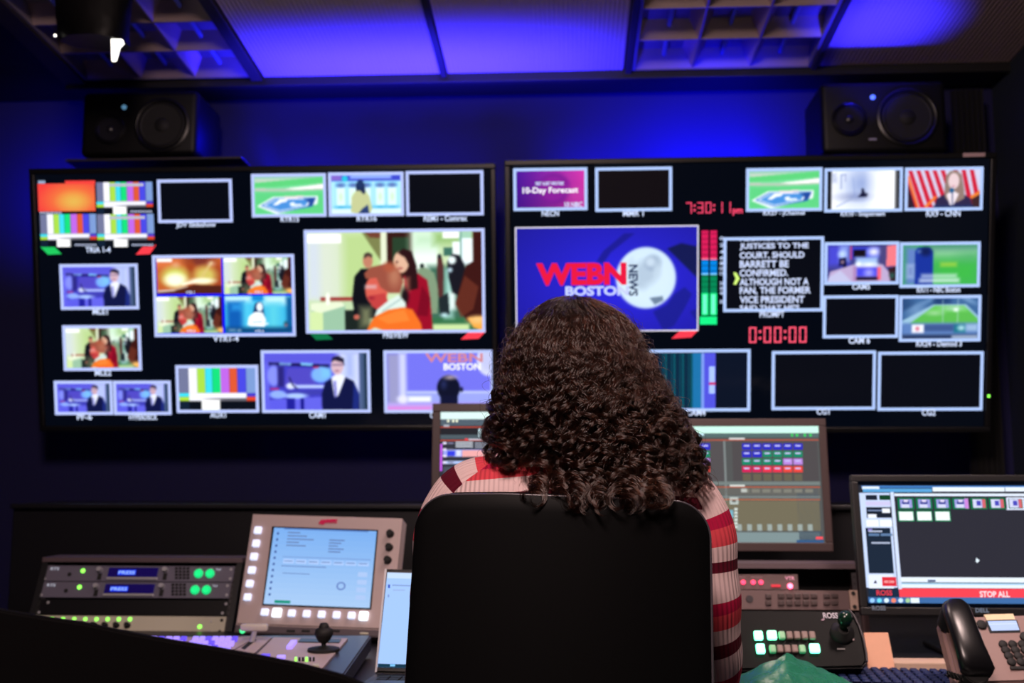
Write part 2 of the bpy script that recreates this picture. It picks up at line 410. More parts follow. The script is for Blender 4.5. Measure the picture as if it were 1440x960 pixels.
pts = [(157, 55), (172, 56), (174, 61), (168, 67), (166, 75), (163, 85), (158, 86)]
B().prism([BF.px(*p) for p in pts], -.004, .004, mat('bright_lamp_gap', (255, 255, 255), .5, emit=3, ecol=(255, 250, 240))).build('bright_gap', t, label='white lit sliver')
x, z = BF.px(80, 52); B().lathe([(.0025, -.003), (.004, 0), (.0025, .003)], mat('bright_lamp_gap', (255, 255, 255)), Matrix.Translation((x, -.01, z)), 12).build('light_leak', t)
hz = BF.px(125, -95)[1]; bb = B(); bb.cyl((BF.px(125, -95)[0], .03, hz - .01), (BF.px(125, -95)[0], .03, (BF.I @ Vector((0, 2.75, 2.6))).z), .012, M_SATIN); bb.build('hanging_stem', t)

# dark wall strips and drape
o = B(); xs = atY(1340, 150, 3.5).x, atY(1384, 150, 3.5).x
pts = []; n = 24
for i in range(n + 1): pts.append((xs[0] + (xs[1] - xs[0]) * i / n, 3.5 + .012 * math.sin(i * 1.6)))
pts = pts + [(p[0], p[1] + .02) for p in pts[::-1]]
o.prism(pts, 0.0, 2.36, mat('black_drape_cloth', (7, 7, 8), .9), axis='z'); o = o.build('black_drape', smooth=60)
tag(o, 'narrow black drape hanging beside the right loudspeaker', 'drape')

# ---------------------------------------------------------------- loudspeakers
def speaker(fr, x0, y0, x1, y1, depth, woofer, mid, led, label, plate):
    t = thing('studio_loudspeaker', label, 'loudspeaker', fr)
    a = fr.rect(x0, y0, x1, y1); cab = B()
    cab.box(a[0], 0, a[1], a[2], depth, a[3], mat('speaker_black_paint', (7, 7, 9), .5, spec=.3), .018, 4).build('cabinet', t, smooth=40)
    def driver(nm, c, rpx, m):
        x, z = fr.px(*c, off=-.001); r = abs(fr.px(c[0] + rpx, c[1])[0] - x)
        MM = Matrix.Translation((x, -.002, z)) @ Matrix.Rotation(R(90), 4, 'X')
        d = B(); d.lathe([(r * 1.08, -.004), (r * 1.08, .004), (r * 1.0, .007), (r * .93, .004), (r * .9, .001)], M_SATIN, MM, 40)
        o = d.build(nm, t, smooth=35)
        d = B(); d.lathe([(r * .9, .0015), (r * .84, .005), (r * .78, .0015), (r * .3, -.0), (r * .28, .002), (r * .2, .005), (r * .02, .008)], m, MM @ Matrix.Translation((0, 0, .001)), 40)
        d.build('cone', o, smooth=35)
    driver('woofer', woofer[:2], woofer[2], M_RUB); driver('tweeter', mid[:2], mid[2], mat('dark_dome', (30, 30, 38), .3))
    x, z = fr.px(*led); B().lathe([(.008, 0), (.008, .003), (.005, .004)], mat('pale_blue_badge', (120, 160, 190), .3, emit=.5, ecol=(110, 170, 210)), Matrix.Translation((x, -.001, z)) @ Matrix.Rotation(R(90), 4, 'X'), 20).build('badge', t, label='pale round badge')
    if plate:
        x, z = fr.px(*plate); B().box(x - .012, -.003, z - .003, x + .012, .001, z + .003, M_SILVER).build('name_plate', t)
    B().box(a[0] + .03, .03, a[1] - .010, a[2] - .03, depth - .02, a[1] + .001, M_RUB, .003).build('stand_foot', t)
    return a
LS = Frame(atY(195, 178, 3.28), 0, 0)
speaker(LS, 114, 128, 277, 218, .24, (228, 176, 36), (155, 182, 20), (175, 151), 'black studio loudspeaker with a side lit blue, above the left display', None)
RS = Frame(atY(1243, 165, 3.28), 0, 0)
speaker(RS, 1155, 114, 1332, 214, .24, (1276, 165, 40), (1194, 168, 23), (1227, 137), 'black studio loudspeaker above the right display, under the dim ceiling panel', (1227, 196))
zs = (atY(195, 222, 3.28).z + .003)
for k, (a, b, zz, lb) in enumerate(((100, 345, atY(195, 222, 3.28).z, 'thin dark shelf under the left loudspeaker'), (1130, 1340, atY(1243, 218, 3.28).z, 'thin dark shelf under the right loudspeaker'))):
    xa, xb = atY(a, 220, 3.28).x, atY(b, 220, 3.28).x
    o = B().box(xa, 3.24, zz - .020, xb, 3.64, zz - .012, M_DGREY, .002).build('speaker_shelf'); tag(o, lb, 'shelf')

# ---------------------------------------------------------------- pictures
def bars(cv, ov=None):
    x0, y0, x1, y1 = cv.box; W = x1 - x0; H = y1 - y0
    cs = [(110, 115, 150), (240, 240, 250), (165, 215, 70), (60, 215, 235), (20, 215, 120), (185, 100, 225), (215, 85, 50), (70, 70, 220), (120, 150, 205)]
    e = [0, .13, .24, .345, .44, .545, .66, .765, .88, 1.01]
    for i, c in enumerate(cs): cv.rect(x0 + e[i] * W, y0 - 9, x0 + e[i + 1] * W, y0 + .60 * H, c)
    cv.rect(x0 - 9, y0 + .60 * H, x0 + .13 * W, y0 + .69 * H, (60, 220, 240)); cv.rect(x0 + .13 * W, y0 + .60 * H, x0 + .88 * W, y0 + .79 * H, (240, 240, 250))
    cv.rect(x0 + .88 * W, y0 + .60 * H, x1 + 9, y0 + .69 * H, (70, 60, 200))
    cv.rect(x0 - 9, y0 + .69 * H, x0 + .13 * W, y0 + .79 * H, (175, 220, 60)); cv.rect(x0 + .88 * W, y0 + .69 * H, x1 + 9, y0 + .79 * H, (225, 70, 40))
    cv.rect(x0 - 9, y0 + .79 * H, x1 + 9, y1 + 9, (8, 14, 24)); cv.rect(x0 - 9, y0 + .79 * H, x0 + .13 * W, y1 + 9, (15, 30, 50))
    for i in range(8): cv.rect(x0 + (.3 + .04 * i) * W, y0 + .72 * H, x0 + .88 * W, y0 + .79 * H, (20, 20, 30), a=.12)
    cv.rect(x0 + .29 * W, y0 + .76 * H, x0 + .53 * W, y1 + 9, (250, 250, 250))
    return cv
def lobby(w_, h):
    """people talking in a bright lobby"""
    c = Cv(w_, h, (60, 88, 1325, 785), (200, 222, 175))
    c.rect(0, 80, 330, 620, (212, 222, 205), soft=40); c.rect(60, 150, 150, 560, (205, 215, 225), soft=10)
    c.rect(320, 88, 600, 560, (182, 210, 140), soft=14); c.poly([(460, 88), (600, 88), (600, 300)], (120, 125, 75)); c.poly([(480, 88), (600, 88), (600, 130), (520, 125)], (110, 60, 45))
    c.rect(595, 88, 642, 330, (225, 235, 205)); c.rect(640, 88, 835, 420, (52, 22, 20)); c.rect(680, 125, 800, 330, (38, 62, 42)); c.rect(820, 88, 1010, 400, (235, 250, 240), soft=6)
    c.rect(830, 88, 1000, 200, (190, 225, 190), soft=20); c.rect(980, 88, 1260, 180, (150, 190, 120), soft=10); c.rect(1045, 88, 1165, 135, (250, 252, 250)); c.poly([(1170, 90), (1255, 90), (1250, 130), (1160, 160)], (160, 205, 180))
    c.rect(1115, 160, 1170, 340, (240, 250, 250)); c.rect(1180, 135, 1262, 340, (235, 245, 250)); c.rect(1170, 88, 1182, 340, (110, 160, 150)); c.rect(1050, 200, 1115, 260, (60, 110, 95))
    c.rect(940, 330, 1260, 800, (60, 105, 85), soft=8); c.rect(950, 700, 1330, 800, (50, 110, 70), soft=4); c.rect(965, 745, 1230, 790, (200, 225, 160), soft=3)
    c.rect(1060, 360, 1110, 700, (165, 215, 205), soft=8); c.rect(1090, 520, 1130, 640, (235, 245, 245), soft=6)
    c.rect(150, 548, 380, 578, (150, 35, 40)); c.rect(60, 575, 400, 640, (190, 215, 170), soft=4); c.rect(75, 600, 330, 800, (150, 190, 160)); c.rect(75, 650, 165, 800, (205, 228, 165)); c.poly([(75, 590), (300, 580), (330, 610), (150, 660), (75, 640)], (225, 235, 205)); c.ell(203, 560, 16, 45, (245, 250, 235)); c.rect(325, 640, 500, 800, (25, 35, 32))
    # far figures
    c.ell(893, 330, 16, 18, (20, 30, 30)); c.poly([(860, 350), (920, 340), (980, 380), (1010, 500), (1000, 670), (870, 670)], (125, 150, 120))
    c.poly([(1005, 260), (1035, 260), (1050, 340), (1040, 640), (1015, 640), (1000, 400)], (85, 45, 45)); c.ell(1020, 262, 14, 16, (30, 35, 45))
    c.poly([(1075, 300), (1110, 245), (1165, 255), (1200, 320), (1215, 420), (1180, 560), (1110, 520), (1085, 420)], (22, 22, 32)); c.ell(1110, 290, 28, 28, (235, 250, 250), soft=3); c.ell(1095, 360, 16, 16, (190, 220, 235), soft=3)
    c.poly([(1010, 560), (1080, 520), (1090, 680), (1020, 690)], (30, 40, 45)); c.ell(1050, 680, 26, 14, (190, 230, 235), soft=3)
    c.poly([(1210, 330), (1262, 300), (1262, 88), (1330, 88), (1330, 800), (1210, 720), (1130, 600)], (58, 20, 18)); c.poly([(1130, 600), (1200, 400), (1300, 480), (1260, 640), (1170, 700)], (110, 50, 35), a=.7); c.poly([(1215, 700), (1340, 690), (1340, 800), (1260, 770)], (235, 165, 70)); c.ell(1290, 715, 60, 26, (240, 190, 120), soft=6)
    # man at the back
    c.poly([(400, 400), (450, 345), (530, 345), (570, 380), (570, 700), (400, 700), (380, 560)], (12, 14, 22)); c.ell(500, 290, 36, 52, (190, 125, 100)); c.poly([(470, 275), (475, 240), (505, 228), (532, 245), (532, 270), (505, 256)], (70, 55, 50)); c.ell(412, 690, 22, 18, (200, 100, 85)); c.rect(440, 620, 520, 760, (110, 115, 85), soft=10)
    # woman in red
    c.poly([(760, 400), (860, 380), (930, 430), (950, 560), (965, 790), (780, 790)], (150, 12, 38)); c.poly([(890, 470), (950, 560), (930, 690), (850, 680)], (120, 8, 32))
    c.ell(742, 300, 56, 78, (222, 178, 150)); c.poly([(715, 235), (760, 205), (820, 225), (855, 330), (862, 490), (790, 505), (770, 400), (800, 330), (770, 270)], (42, 16, 20)); c.ell(712, 300, 8, 8, (70, 35, 35)); c.ell(735, 345, 18, 7, (160, 70, 70)); c.rect(770, 420, 792, 500, (190, 110, 90), soft=8); c.ell(765, 545, 28, 60, (28, 16, 22), soft=4)
    # woman in orange
    c.poly([(480, 790), (540, 690), (640, 640), (740, 620), (820, 640), (880, 740), (890, 800)], (235, 110, 35)); c.poly([(560, 700), (700, 650), (760, 640), (800, 720), (640, 740)], (240, 140, 60), a=.6)
    c.ell(560, 500, 82, 110, (212, 92, 78)); c.poly([(500, 540), (620, 520), (650, 600), (560, 640), (520, 610)], (190, 62, 62)); c.poly([(470, 380), (520, 335), (640, 310), (720, 350), (755, 440), (730, 520), (650, 520), (590, 480), (560, 410), (485, 420)], (150, 78, 62)); c.ell(690, 400, 40, 70, (190, 130, 100), soft=8, a=.7); c.ell(655, 335, 40, 34, (170, 85, 60), soft=6)
    c.poly([(540, 690), (560, 640), (650, 570), (720, 535), (770, 590), (770, 620), (640, 640)], (215, 232, 225)); c.line(600, 650, 740, 560, 8, (150, 180, 180)); c.rect(475, 462, 560, 488, (215, 205, 215), soft=3, a=.6); c.ell(520, 555, 22, 12, (150, 35, 50), soft=3); c.poly([(500, 790), (540, 765), (600, 785), (600, 800), (500, 800)], (205, 220, 190))
    c.rect(60, 98, 308, 162, (255, 255, 255))
    return c.blur(1)
def studio(w_, h):
    """presenter in a dark suit beside a blue studio set"""
    c = Cv(w_, h, (125, 250, 672, 552), (96, 96, 226))
    c.rect(125, 250, 560, 300, (88, 86, 214), soft=6); c.rect(520, 240, 640, 560, (205, 215, 245), soft=10); c.rect(560, 250, 600, 380, (160, 175, 240), soft=10); c.rect(630, 240, 680, 560, (70, 90, 130)); c.rect(655, 240, 690, 560, (30, 50, 70), soft=3)
    c.poly([(150, 300), (480, 310), (480, 480), (150, 500)], (62, 60, 190)); c.poly([(150, 298), (470, 312), (470, 326), (150, 312)], (20, 18, 70)); c.poly([(205, 300), (270, 302), (268, 315), (206, 312)], (110, 150, 210)); c.poly([(320, 300), (385, 305), (382, 318), (322, 315)], (120, 190, 240))
    c.ell(175, 370, 34, 56, (130, 140, 245), soft=3); c.rect(195, 320, 230, 430, (40, 36, 120), soft=3); c.poly([(250, 330), (380, 330), (400, 420), (230, 430)], (78, 70, 190)); c.ell(425, 365, 50, 42, (120, 175, 250), soft=3); c.rect(385, 322, 415, 330, (200, 40, 90)); c.rect(155, 436, 200, 444, (200, 30, 90))
    c.rect(290, 420, 440, 436, (190, 210, 255), soft=2); c.ell(265, 425, 24, 16, (220, 230, 255), soft=2); c.line(258, 380, 275, 420, 6, (20, 20, 60)); c.line(275, 420, 300, 440, 6, (20, 20, 60)); c.ell(195, 470, 45, 22, (140, 170, 250), soft=2); c.poly([(230, 450), (430, 445), (440, 470), (260, 480)], (60, 60, 170)); c.ell(290, 478, 60, 14, (170, 200, 255), soft=2)
    c.rect(240, 490, 285, 560, (30, 30, 150)); c.rect(315, 490, 333, 560, (20, 20, 130)); c.rect(150, 500, 240, 560, (90, 90, 225), soft=2); c.rect(430, 330, 480, 380, (120, 190, 240), soft=5)
    c.poly([(430, 560), (428, 470), (448, 405), (500, 375), (550, 375), (600, 400), (628, 470), (628, 560)], (14, 20, 66)); c.poly([(600, 400), (628, 470), (622, 560), (590, 560)], (26, 40, 120))
    c.poly([(482, 380), (520, 352), (556, 378), (515, 480), (495, 480)], (232, 236, 252)); c.poly([(492, 400), (506, 398), (510, 480), (498, 490)], (120, 120, 205)); c.ell(514, 318, 33, 48, (212, 178, 190)); c.poly([(482, 300), (490, 272), (520, 265), (550, 280), (552, 320), (542, 300), (500, 288)], (28, 24, 50)); c.rect(486, 308, 545, 318, (90, 70, 110), soft=2, a=.6); c.ell(512, 345, 12, 4, (150, 90, 120))
    return c.blur(1)
def plate(w_, h):
    """home plate painted on a ball field"""
    c = Cv(w_, h, (75, 105, 462, 328), (112, 214, 150))
    c.rect(75, 100, 470, 116, (130, 190, 175)); c.rect(75, 116, 470, 145, (196, 205, 196), soft=4); c.poly([(75, 140), (470, 108), (470, 145), (200, 165), (75, 165)], (90, 205, 120)); c.poly([(75, 175), (250, 178), (470, 150), (470, 185), (240, 196), (75, 192)], (200, 192, 190)); c.poly([(250, 176), (470, 152), (470, 176), (300, 184)], (248, 248, 245)); c.rect(75, 195, 470, 330, (92, 205, 128), soft=6)
    c.poly([(88, 280), (180, 225), (432, 222), (428, 270), (200, 330)], (240, 246, 252)); c.poly([(108, 278), (188, 233), (420, 230), (400, 285), (215, 318)], (50, 110, 190)); c.poly([(122, 277), (192, 238), (398, 236), (380, 280), (215, 312)], (235, 242, 252)); c.poly([(136, 276), (196, 243), (385, 240), (362, 278), (215, 306)], (70, 140, 215))
    c.poly([(188, 262), (215, 240), (262, 240), (255, 256), (228, 258), (200, 276), (175, 276)], (245, 248, 255)); c.poly([(270, 262), (300, 256), (300, 270), (335, 268), (345, 280), (280, 284)], (240, 246, 255)); c.poly([(352, 240), (420, 234), (400, 280), (372, 285), (382, 262)], (30, 70, 150)); c.poly([(240, 222), (350, 220), (350, 234), (245, 236)], (235, 215, 225))
    return c.blur(1)
def weather(w_, h):
    """forecaster in front of a five column chart"""
    c = Cv(w_, h, (500, 98, 905, 328), (170, 228, 250))
    c.rect(500, 98, 905, 133, (60, 70, 200)); c.rect(500, 98, 560, 128, (130, 100, 200)); c.ell(580, 118, 18, 18, (40, 190, 220)); c.rect(612, 98, 850, 118, (150, 180, 250), soft=3)
    for x in (555, 628, 705, 785, 855):
        c.rect(x - 30, 140, x + 30, 296, (120, 205, 240), soft=3); c.rect(x - 26, 172, x + 26, 285, (225, 248, 250), soft=3); c.ell(x, 158, 24, 12, (90, 110, 180), soft=3); c.ell(x, 290, 32, 8, (50, 170, 215), soft=3); c.ell(x, 228, 10, 24, (200, 238, 190), soft=4)
    c.rect(500, 300, 905, 330, (215, 240, 252)); c.poly([(645, 200), (645, 150), (670, 122), (695, 150), (700, 215), (670, 215)], (28, 42, 80)); c.ell(670, 150, 20, 25, (30, 50, 95))
    c.poly([(612, 320), (618, 230), (645, 190), (700, 195), (722, 225), (738, 300), (725, 330), (640, 330)], (192, 198, 145)); c.poly([(655, 330), (680, 300), (712, 275), (720, 330)], (40, 60, 110)); c.poly([(668, 190), (690, 215), (702, 192)], (30, 40, 75))
    return c.blur(1)
def fire(w_, h):
    c = Cv(w_, h, (140, 88, 742, 420), (190, 95, 45))
    c.ell(200, 120, 160, 60, (214, 112, 62), soft=7); c.ell(540, 110, 120, 50, (120, 50, 40), soft=7); c.ell(455, 200, 40, 90, (160, 66, 30), soft=5); c.ell(710, 260, 60, 120, (150, 55, 30), soft=6, a=.7)
    c.ell(310, 260, 120, 90, (205, 210, 100), soft=9); c.ell(590, 250, 100, 80, (206, 190, 96), soft=9); c.line(560, 260, 650, 130, 26, (215, 190, 120), a=.7); c.ell(310, 290, 95, 60, (255, 252, 225), soft=6); c.ell(560, 300, 110, 26, (250, 248, 215), soft=3); c.line(380, 330, 520, 300, 22, (255, 250, 225)); c.ell(320, 148, 30, 22, (230, 180, 150), soft=5, a=.6); c.ell(650, 140, 26, 16, (240, 210, 180), soft=5, a=.7)
    c.poly([(140, 395), (300, 385), (480, 335), (742, 345), (742, 430), (140, 430)], (78, 32, 22)); c.line(150, 396, 300, 384, 18, (215, 200, 190)); c.line(290, 384, 420, 350, 12, (205, 180, 165)); c.rect(140, 88, 285, 120, (255, 255, 255))
    return c.blur(1)
def bluegirl(w_, h):
    c = Cv(w_, h, (770, 428, 1378, 772), (60, 180, 225))
    c.rect(770, 428, 1000, 480, (230, 250, 252), soft=10); c.rect(1130, 428, 1330, 500, (225, 248, 250), soft=10); c.rect(1020, 428, 1120, 470, (20, 130, 205)); c.rect(790, 480, 940, 740, (14, 90, 175), soft=6); c.rect(830, 500, 920, 560, (40, 140, 215), soft=6); c.rect(940, 500, 1010, 730, (80, 200, 235), soft=12); c.rect(1160, 500, 1260, 740, (90, 205, 225), soft=14); c.rect(1330, 440, 1380, 740, (10, 80, 140), soft=5); c.rect(770, 720, 1380, 775, (8, 60, 110), soft=6); c.ell(1320, 690, 16, 22, (30, 60, 70), soft=3); c.ell(1320, 700, 8, 8, (200, 120, 150), soft=3)
    c.poly([(1020, 600), (1045, 500), (1085, 478), (1115, 500), (1125, 600), (1140, 660), (1060, 600)], (12, 40, 90)); c.ell(1085, 530, 28, 42, (235, 245, 252)); c.poly([(970, 700), (985, 620), (1040, 575), (1110, 580), (1140, 650), (1130, 700)], (246, 252, 255)); c.line(1000, 695, 1120, 700, 26, (250, 252, 255)); c.line(1120, 690, 1155, 685, 16, (235, 245, 250)); c.line(1020, 672, 1100, 668, 5, (60, 120, 190)); c.rect(800, 735, 860, 755, (190, 220, 240), soft=3, a=.6); c.ell(895, 748, 14, 10, (220, 235, 245), soft=3, a=.7)
    return c.blur(1)
def setback(w_, h):
    c = Cv(w_, h, (775, 250, 1330, 558), (112, 112, 232))
    c.rect(775, 250, 850, 560, (150, 150, 196), soft=8); c.rect(842, 250, 880, 560, (200, 205, 246), soft=5); c.rect(878, 455, 1335, 520, (150, 160, 240), soft=3); c.rect(878, 458, 1335, 468, (190, 200, 250)); c.rect(890, 485, 1010, 515, (235, 240, 255), soft=3); c.rect(775, 520, 1335, 565, (180, 160, 235), soft=4); c.rect(775, 540, 1010, 565, (215, 130, 215), soft=4); c.ell(860, 500, 30, 20, (225, 225, 250), soft=4)
    c.ell(1320, 290, 62, 84, (210, 214, 252), soft=2); c.ell(1318, 290, 40, 60, (190, 195, 235), soft=6)
    c.ell(1105, 440, 62, 70, (12, 16, 40)); c.rect(1060, 480, 1155, 560, (14, 18, 48)); c.ell(1175, 448, 9, 14, (20, 24, 50)); c.ell(1115, 382, 26, 9, (190, 170, 180), soft=4); c.ell(1080, 420, 14, 22, (50, 60, 120), soft=5, a=.6)
    return c.blur(1)
def podium(w_, h):
    """woman at a microphone before striped flags"""
    c = Cv(w_, h, (757, 80, 1312, 370), (205, 205, 232))
    for i in range(9):
        x = 690 + i * 62; c.poly([(x + (40 if i > 5 else 0), 60), (x + 30 + (40 if i > 5 else 0), 60), (x + 145, 380), (x + 105, 380)], (200, 24, 52))
    c.poly([(757, 180), (820, 380), (757, 380)], (45, 30, 45)); c.line(760, 130, 840, 380, 18, (232, 110, 40)); c.line(900, 360, 970, 290, 22, (235, 120, 45)); c.poly([(1245, 290), (1320, 250), (1320, 380), (1260, 380)], (60, 35, 40)); c.line(1250, 290, 1312, 255, 26, (232, 125, 50))
    c.poly([(960, 380), (980, 300), (1040, 265), (1180, 265), (1240, 300), (1262, 380)], (44, 38, 74)); c.poly([(1040, 280), (1045, 130), (1080, 90), (1130, 82), (1170, 120), (1190, 230), (1195, 300), (1140, 330), (1060, 310)], (140, 118, 110)); c.ell(1110, 165, 42, 62, (226, 200, 205)); c.poly([(1055, 270), (1100, 235), (1150, 265), (1110, 355), (1085, 355)], (235, 222, 230)); c.ell(1096, 238, 17, 20, (26, 90, 140)); c.line(1100, 250, 1103, 370, 8, (60, 70, 110)); c.ell(1108, 205, 12, 5, (190, 120, 140)); c.rect(960, 355, 1262, 380, (30, 50, 100), soft=3)
    return c.blur(1)
def alley(w_, h):
    c = Cv(w_, h, (130, 75, 695, 390), (12, 14, 22))
    c.rect(162, 60, 658, 400, (248, 250, 255)); c.ell(390, 200, 110, 130, (170, 188, 225), soft=40); c.ell(400, 170, 60, 70, (120, 140, 200), soft=26, a=.7); c.ell(340, 290, 60, 16, (80, 90, 150), soft=10, a=.7); c.poly([(370, 290), (395, 262), (400, 215), (415, 225), (425, 255), (450, 265), (440, 290)], (18, 20, 50)); c.line(200, 370, 350, 290, 8, (150, 165, 205)); c.line(330, 130, 345, 280, 8, (120, 140, 200), a=.5)
    for x, y in ((180, 110), (185, 150)): c.rect(x - 12, y - 12, x + 12, y + 12, (130, 145, 190), soft=5, a=.7)
    c.line(238, 110, 238, 220, 10, (140, 155, 200)); c.line(272, 105, 272, 160, 10, (160, 170, 210)); c.line(238, 108, 272, 104, 9, (140, 155, 200)); c.rect(470, 75, 658, 390, (252, 253, 255), soft=14, a=.7)
    return c.blur(1)
def rink(w_, h):
    """blue studio floor with a desk"""
    c = Cv(w_, h, (138, 142, 660, 415), (60, 60, 130))
    c.rect(138, 142, 300, 300, (70, 70, 205), soft=8); c.rect(230, 142, 300, 260, (130, 150, 225), soft=6); c.ell(250, 210, 26, 24, (190, 215, 255), soft=5); c.poly([(230, 240), (280, 235), (290, 340), (270, 330), (250, 290), (225, 300)], (14, 14, 60)); c.ell(253, 268, 8, 8, (240, 190, 190), soft=3)
    c.rect(320, 160, 530, 240, (50, 60, 210), soft=3); c.rect(335, 178, 430, 232, (16, 10, 22)); c.ell(490, 195, 42, 30, (225, 228, 255), soft=6); c.rect(540, 142, 590, 300, (70, 65, 120), soft=4); c.poly([(590, 150), (670, 142), (670, 300), (585, 305)], (238, 120, 130)); c.rect(312, 150, 322, 250, (220, 60, 90))
    c.poly([(138, 420), (160, 340), (330, 290), (560, 290), (670, 420)], (185, 165, 205)); c.poly([(138, 420), (150, 380), (240, 330), (330, 420)], (190, 190, 225)); c.rect(355, 235, 520, 300, (160, 190, 235), soft=4); c.ell(375, 285, 20, 16, (245, 250, 255), soft=3); c.ell(455, 290, 50, 14, (245, 250, 255), soft=4); c.rect(360, 310, 520, 380, (70, 70, 225), soft=3); c.ell(455, 350, 30, 24, (165, 165, 255), soft=6); c.rect(350, 380, 530, 405, (25, 15, 45)); c.rect(520, 310, 545, 400, (250, 90, 110), soft=2); c.rect(335, 300, 360, 410, (170, 130, 180), soft=2); c.poly([(600, 320), (670, 300), (670, 420), (620, 420)], (50, 22, 32)); c.ell(632, 372, 18, 20, (40, 90, 80), soft=4)
    return c.blur(1)
def mailbox(w_, h):
    """blue collection box beside a lawn"""
    c = Cv(w_, h, (722, 142, 1285, 438), (64, 165, 92))
    c.rect(940, 142, 1290, 185, (40, 110, 95), soft=8); c.rect(955, 178, 1290, 240, (165, 205, 180), soft=16); c.rect(960, 250, 1290, 440, (60, 178, 70), soft=20); c.ell(1230, 230, 60, 24, (70, 160, 100), soft=12, a=.7); c.rect(722, 142, 760, 440, (60, 140, 120), soft=8); c.rect(748, 160, 828, 440, (95, 125, 190), soft=6)
    c.poly([(815, 440), (812, 190), (835, 160), (925, 158), (952, 190), (952, 440)], (22, 48, 150)); c.ell(850, 190, 14, 10, (150, 190, 225), soft=3, a=.8); c.ell(895, 190, 40, 34, (14, 28, 84), soft=5); c.rect(756, 290, 805, 385, (165, 185, 220), soft=5); c.rect(770, 310, 792, 365, (90, 115, 180), soft=5); c.rect(1012, 278, 1125, 300, (190, 210, 60), soft=5, a=.8)
    c.rect(866, 362, 1130, 385, (225, 235, 245), soft=4, a=.75); c.rect(850, 396, 1150, 420, (230, 240, 248), soft=4, a=.85)
    return c.blur(1)
def stadium(w_, h):
    """football field seen from behind the end zone"""
    c = Cv(w_, h, (714, 558, 1290, 856), (60, 100, 150))
    for i in range(26):
        x = 714 + (i * 97) % 576; y = 560 + (i * 53) % 150; c.ell(x, y, 34, 7, (140, 175, 215) if i % 3 else (25, 50, 95), soft=5, a=.7, rot=-25 if x < 1000 else 25)
    c.rect(960, 555, 1080, 600, (30, 60, 110), soft=8); c.poly([(700, 745), (720, 720), (950, 605), (1200, 605), (1300, 700), (1300, 760), (700, 760)], (150, 190, 215)); c.poly([(770, 745), (960, 612), (1185, 612), (1300, 720), (1300, 750)], (88, 182, 78)); c.poly([(960, 612), (1185, 612), (1220, 660), (900, 660)], (110, 200, 96), a=.7)
    c.ell(960, 668, 44, 12, (190, 225, 190), soft=5, a=.7); c.ell(1100, 632, 60, 14, (190, 220, 215), soft=5, a=.7); c.line(1022, 570, 1024, 740, 7, (170, 205, 210), a=.7); c.line(1138, 560, 1136, 740, 7, (185, 215, 215), a=.7); c.ell(1122, 643, 16, 12, (240, 250, 250), soft=3)
    c.rect(714, 740, 1290, 860, (90, 125, 185), soft=4); c.rect(880, 752, 1110, 802, (60, 85, 140), soft=3); c.rect(790, 752, 880, 812, (240, 240, 248), soft=2); c.ell(832, 782, 14, 14, (205, 90, 120), soft=3); c.rect(1110, 752, 1200, 812, (24, 110, 130), soft=3); c.ell(1165, 778, 26, 18, (170, 215, 225), soft=4); c.rect(1200, 752, 1290, 800, (150, 180, 215), soft=4)
    c.rect(714, 830, 1290, 860, (30, 40, 70), soft=5); c.rect(1095, 835, 1290, 856, (205, 220, 240), soft=3, a=.8)
    return c.blur(1)
def forecast(w_, h):
    c = Cv(w_, h, (103, 78, 488, 292), (130, 24, 150))
    t = np.clip((c.X - 103) / 385, 0, 1)[..., None]; c.im = (1 - t) * np.array((72, 18, 150.)) + t * np.array((205, 52, 165.)); c.im = c.im * (1 - .15 * ((c.Y[..., None] - 78) / 214))
    c.ell(320, 180, 88, 88, (90, 16, 130), soft=4, a=.55); c.ell(310, 184, 74, 74, (140, 30, 150), soft=4, a=.7); c.rect(400, 180, 490, 290, (195, 60, 165), soft=10, a=.5)
    return c
def program(w_, h):
    c = Cv(w_, h, (104, 396, 1130, 985), (38, 34, 205))
    d = np.clip(np.hypot((c.X - 700) / 700, (c.Y - 700) / 420), 0, 1.4)[..., None]; c.im = c.im * (1.08 - .32 * d)
    c.poly([(560, 590), (600, 530), (720, 430), (780, 430), (640, 540), (600, 600)], (20, 22, 120), a=.7); c.poly([(960, 520), (1040, 490), (1130, 510), (1130, 690), (1080, 640), (1030, 590)], (14, 22, 66), a=.9); c.poly([(880, 880), (960, 840), (1000, 780), (1060, 740), (1100, 780), (1060, 860), (1000, 960), (940, 990)], (22, 26, 130), a=.8); c.poly([(1090, 880), (1140, 860), (1140, 960)], (22, 26, 130), a=.8); c.ell(880, 560, 60, 30, (22, 34, 120), soft=10, a=.5)
    c.ell(840, 685, 168, 174, (200, 222, 240), soft=2); c.ell(840, 690, 150, 150, (205, 226, 242), soft=12)
    c.ell(840, 655, 62, 70, (165, 184, 205), soft=9, a=.8); c.ell(880, 600, 46, 44, (140, 160, 186), soft=5, a=.8); c.ell(866, 596, 26, 26, (192, 210, 228), soft=4); c.ell(800, 720, 40, 26, (165, 184, 205), soft=7, a=.7, rot=30); c.ell(905, 640, 20, 40, (185, 204, 222), soft=6); c.poly([(860, 800), (935, 790), (940, 815), (890, 840)], (105, 125, 150)); c.ell(760, 660, 20, 60, (150, 170, 195), soft=6, a=.5)
    return c.blur(1)
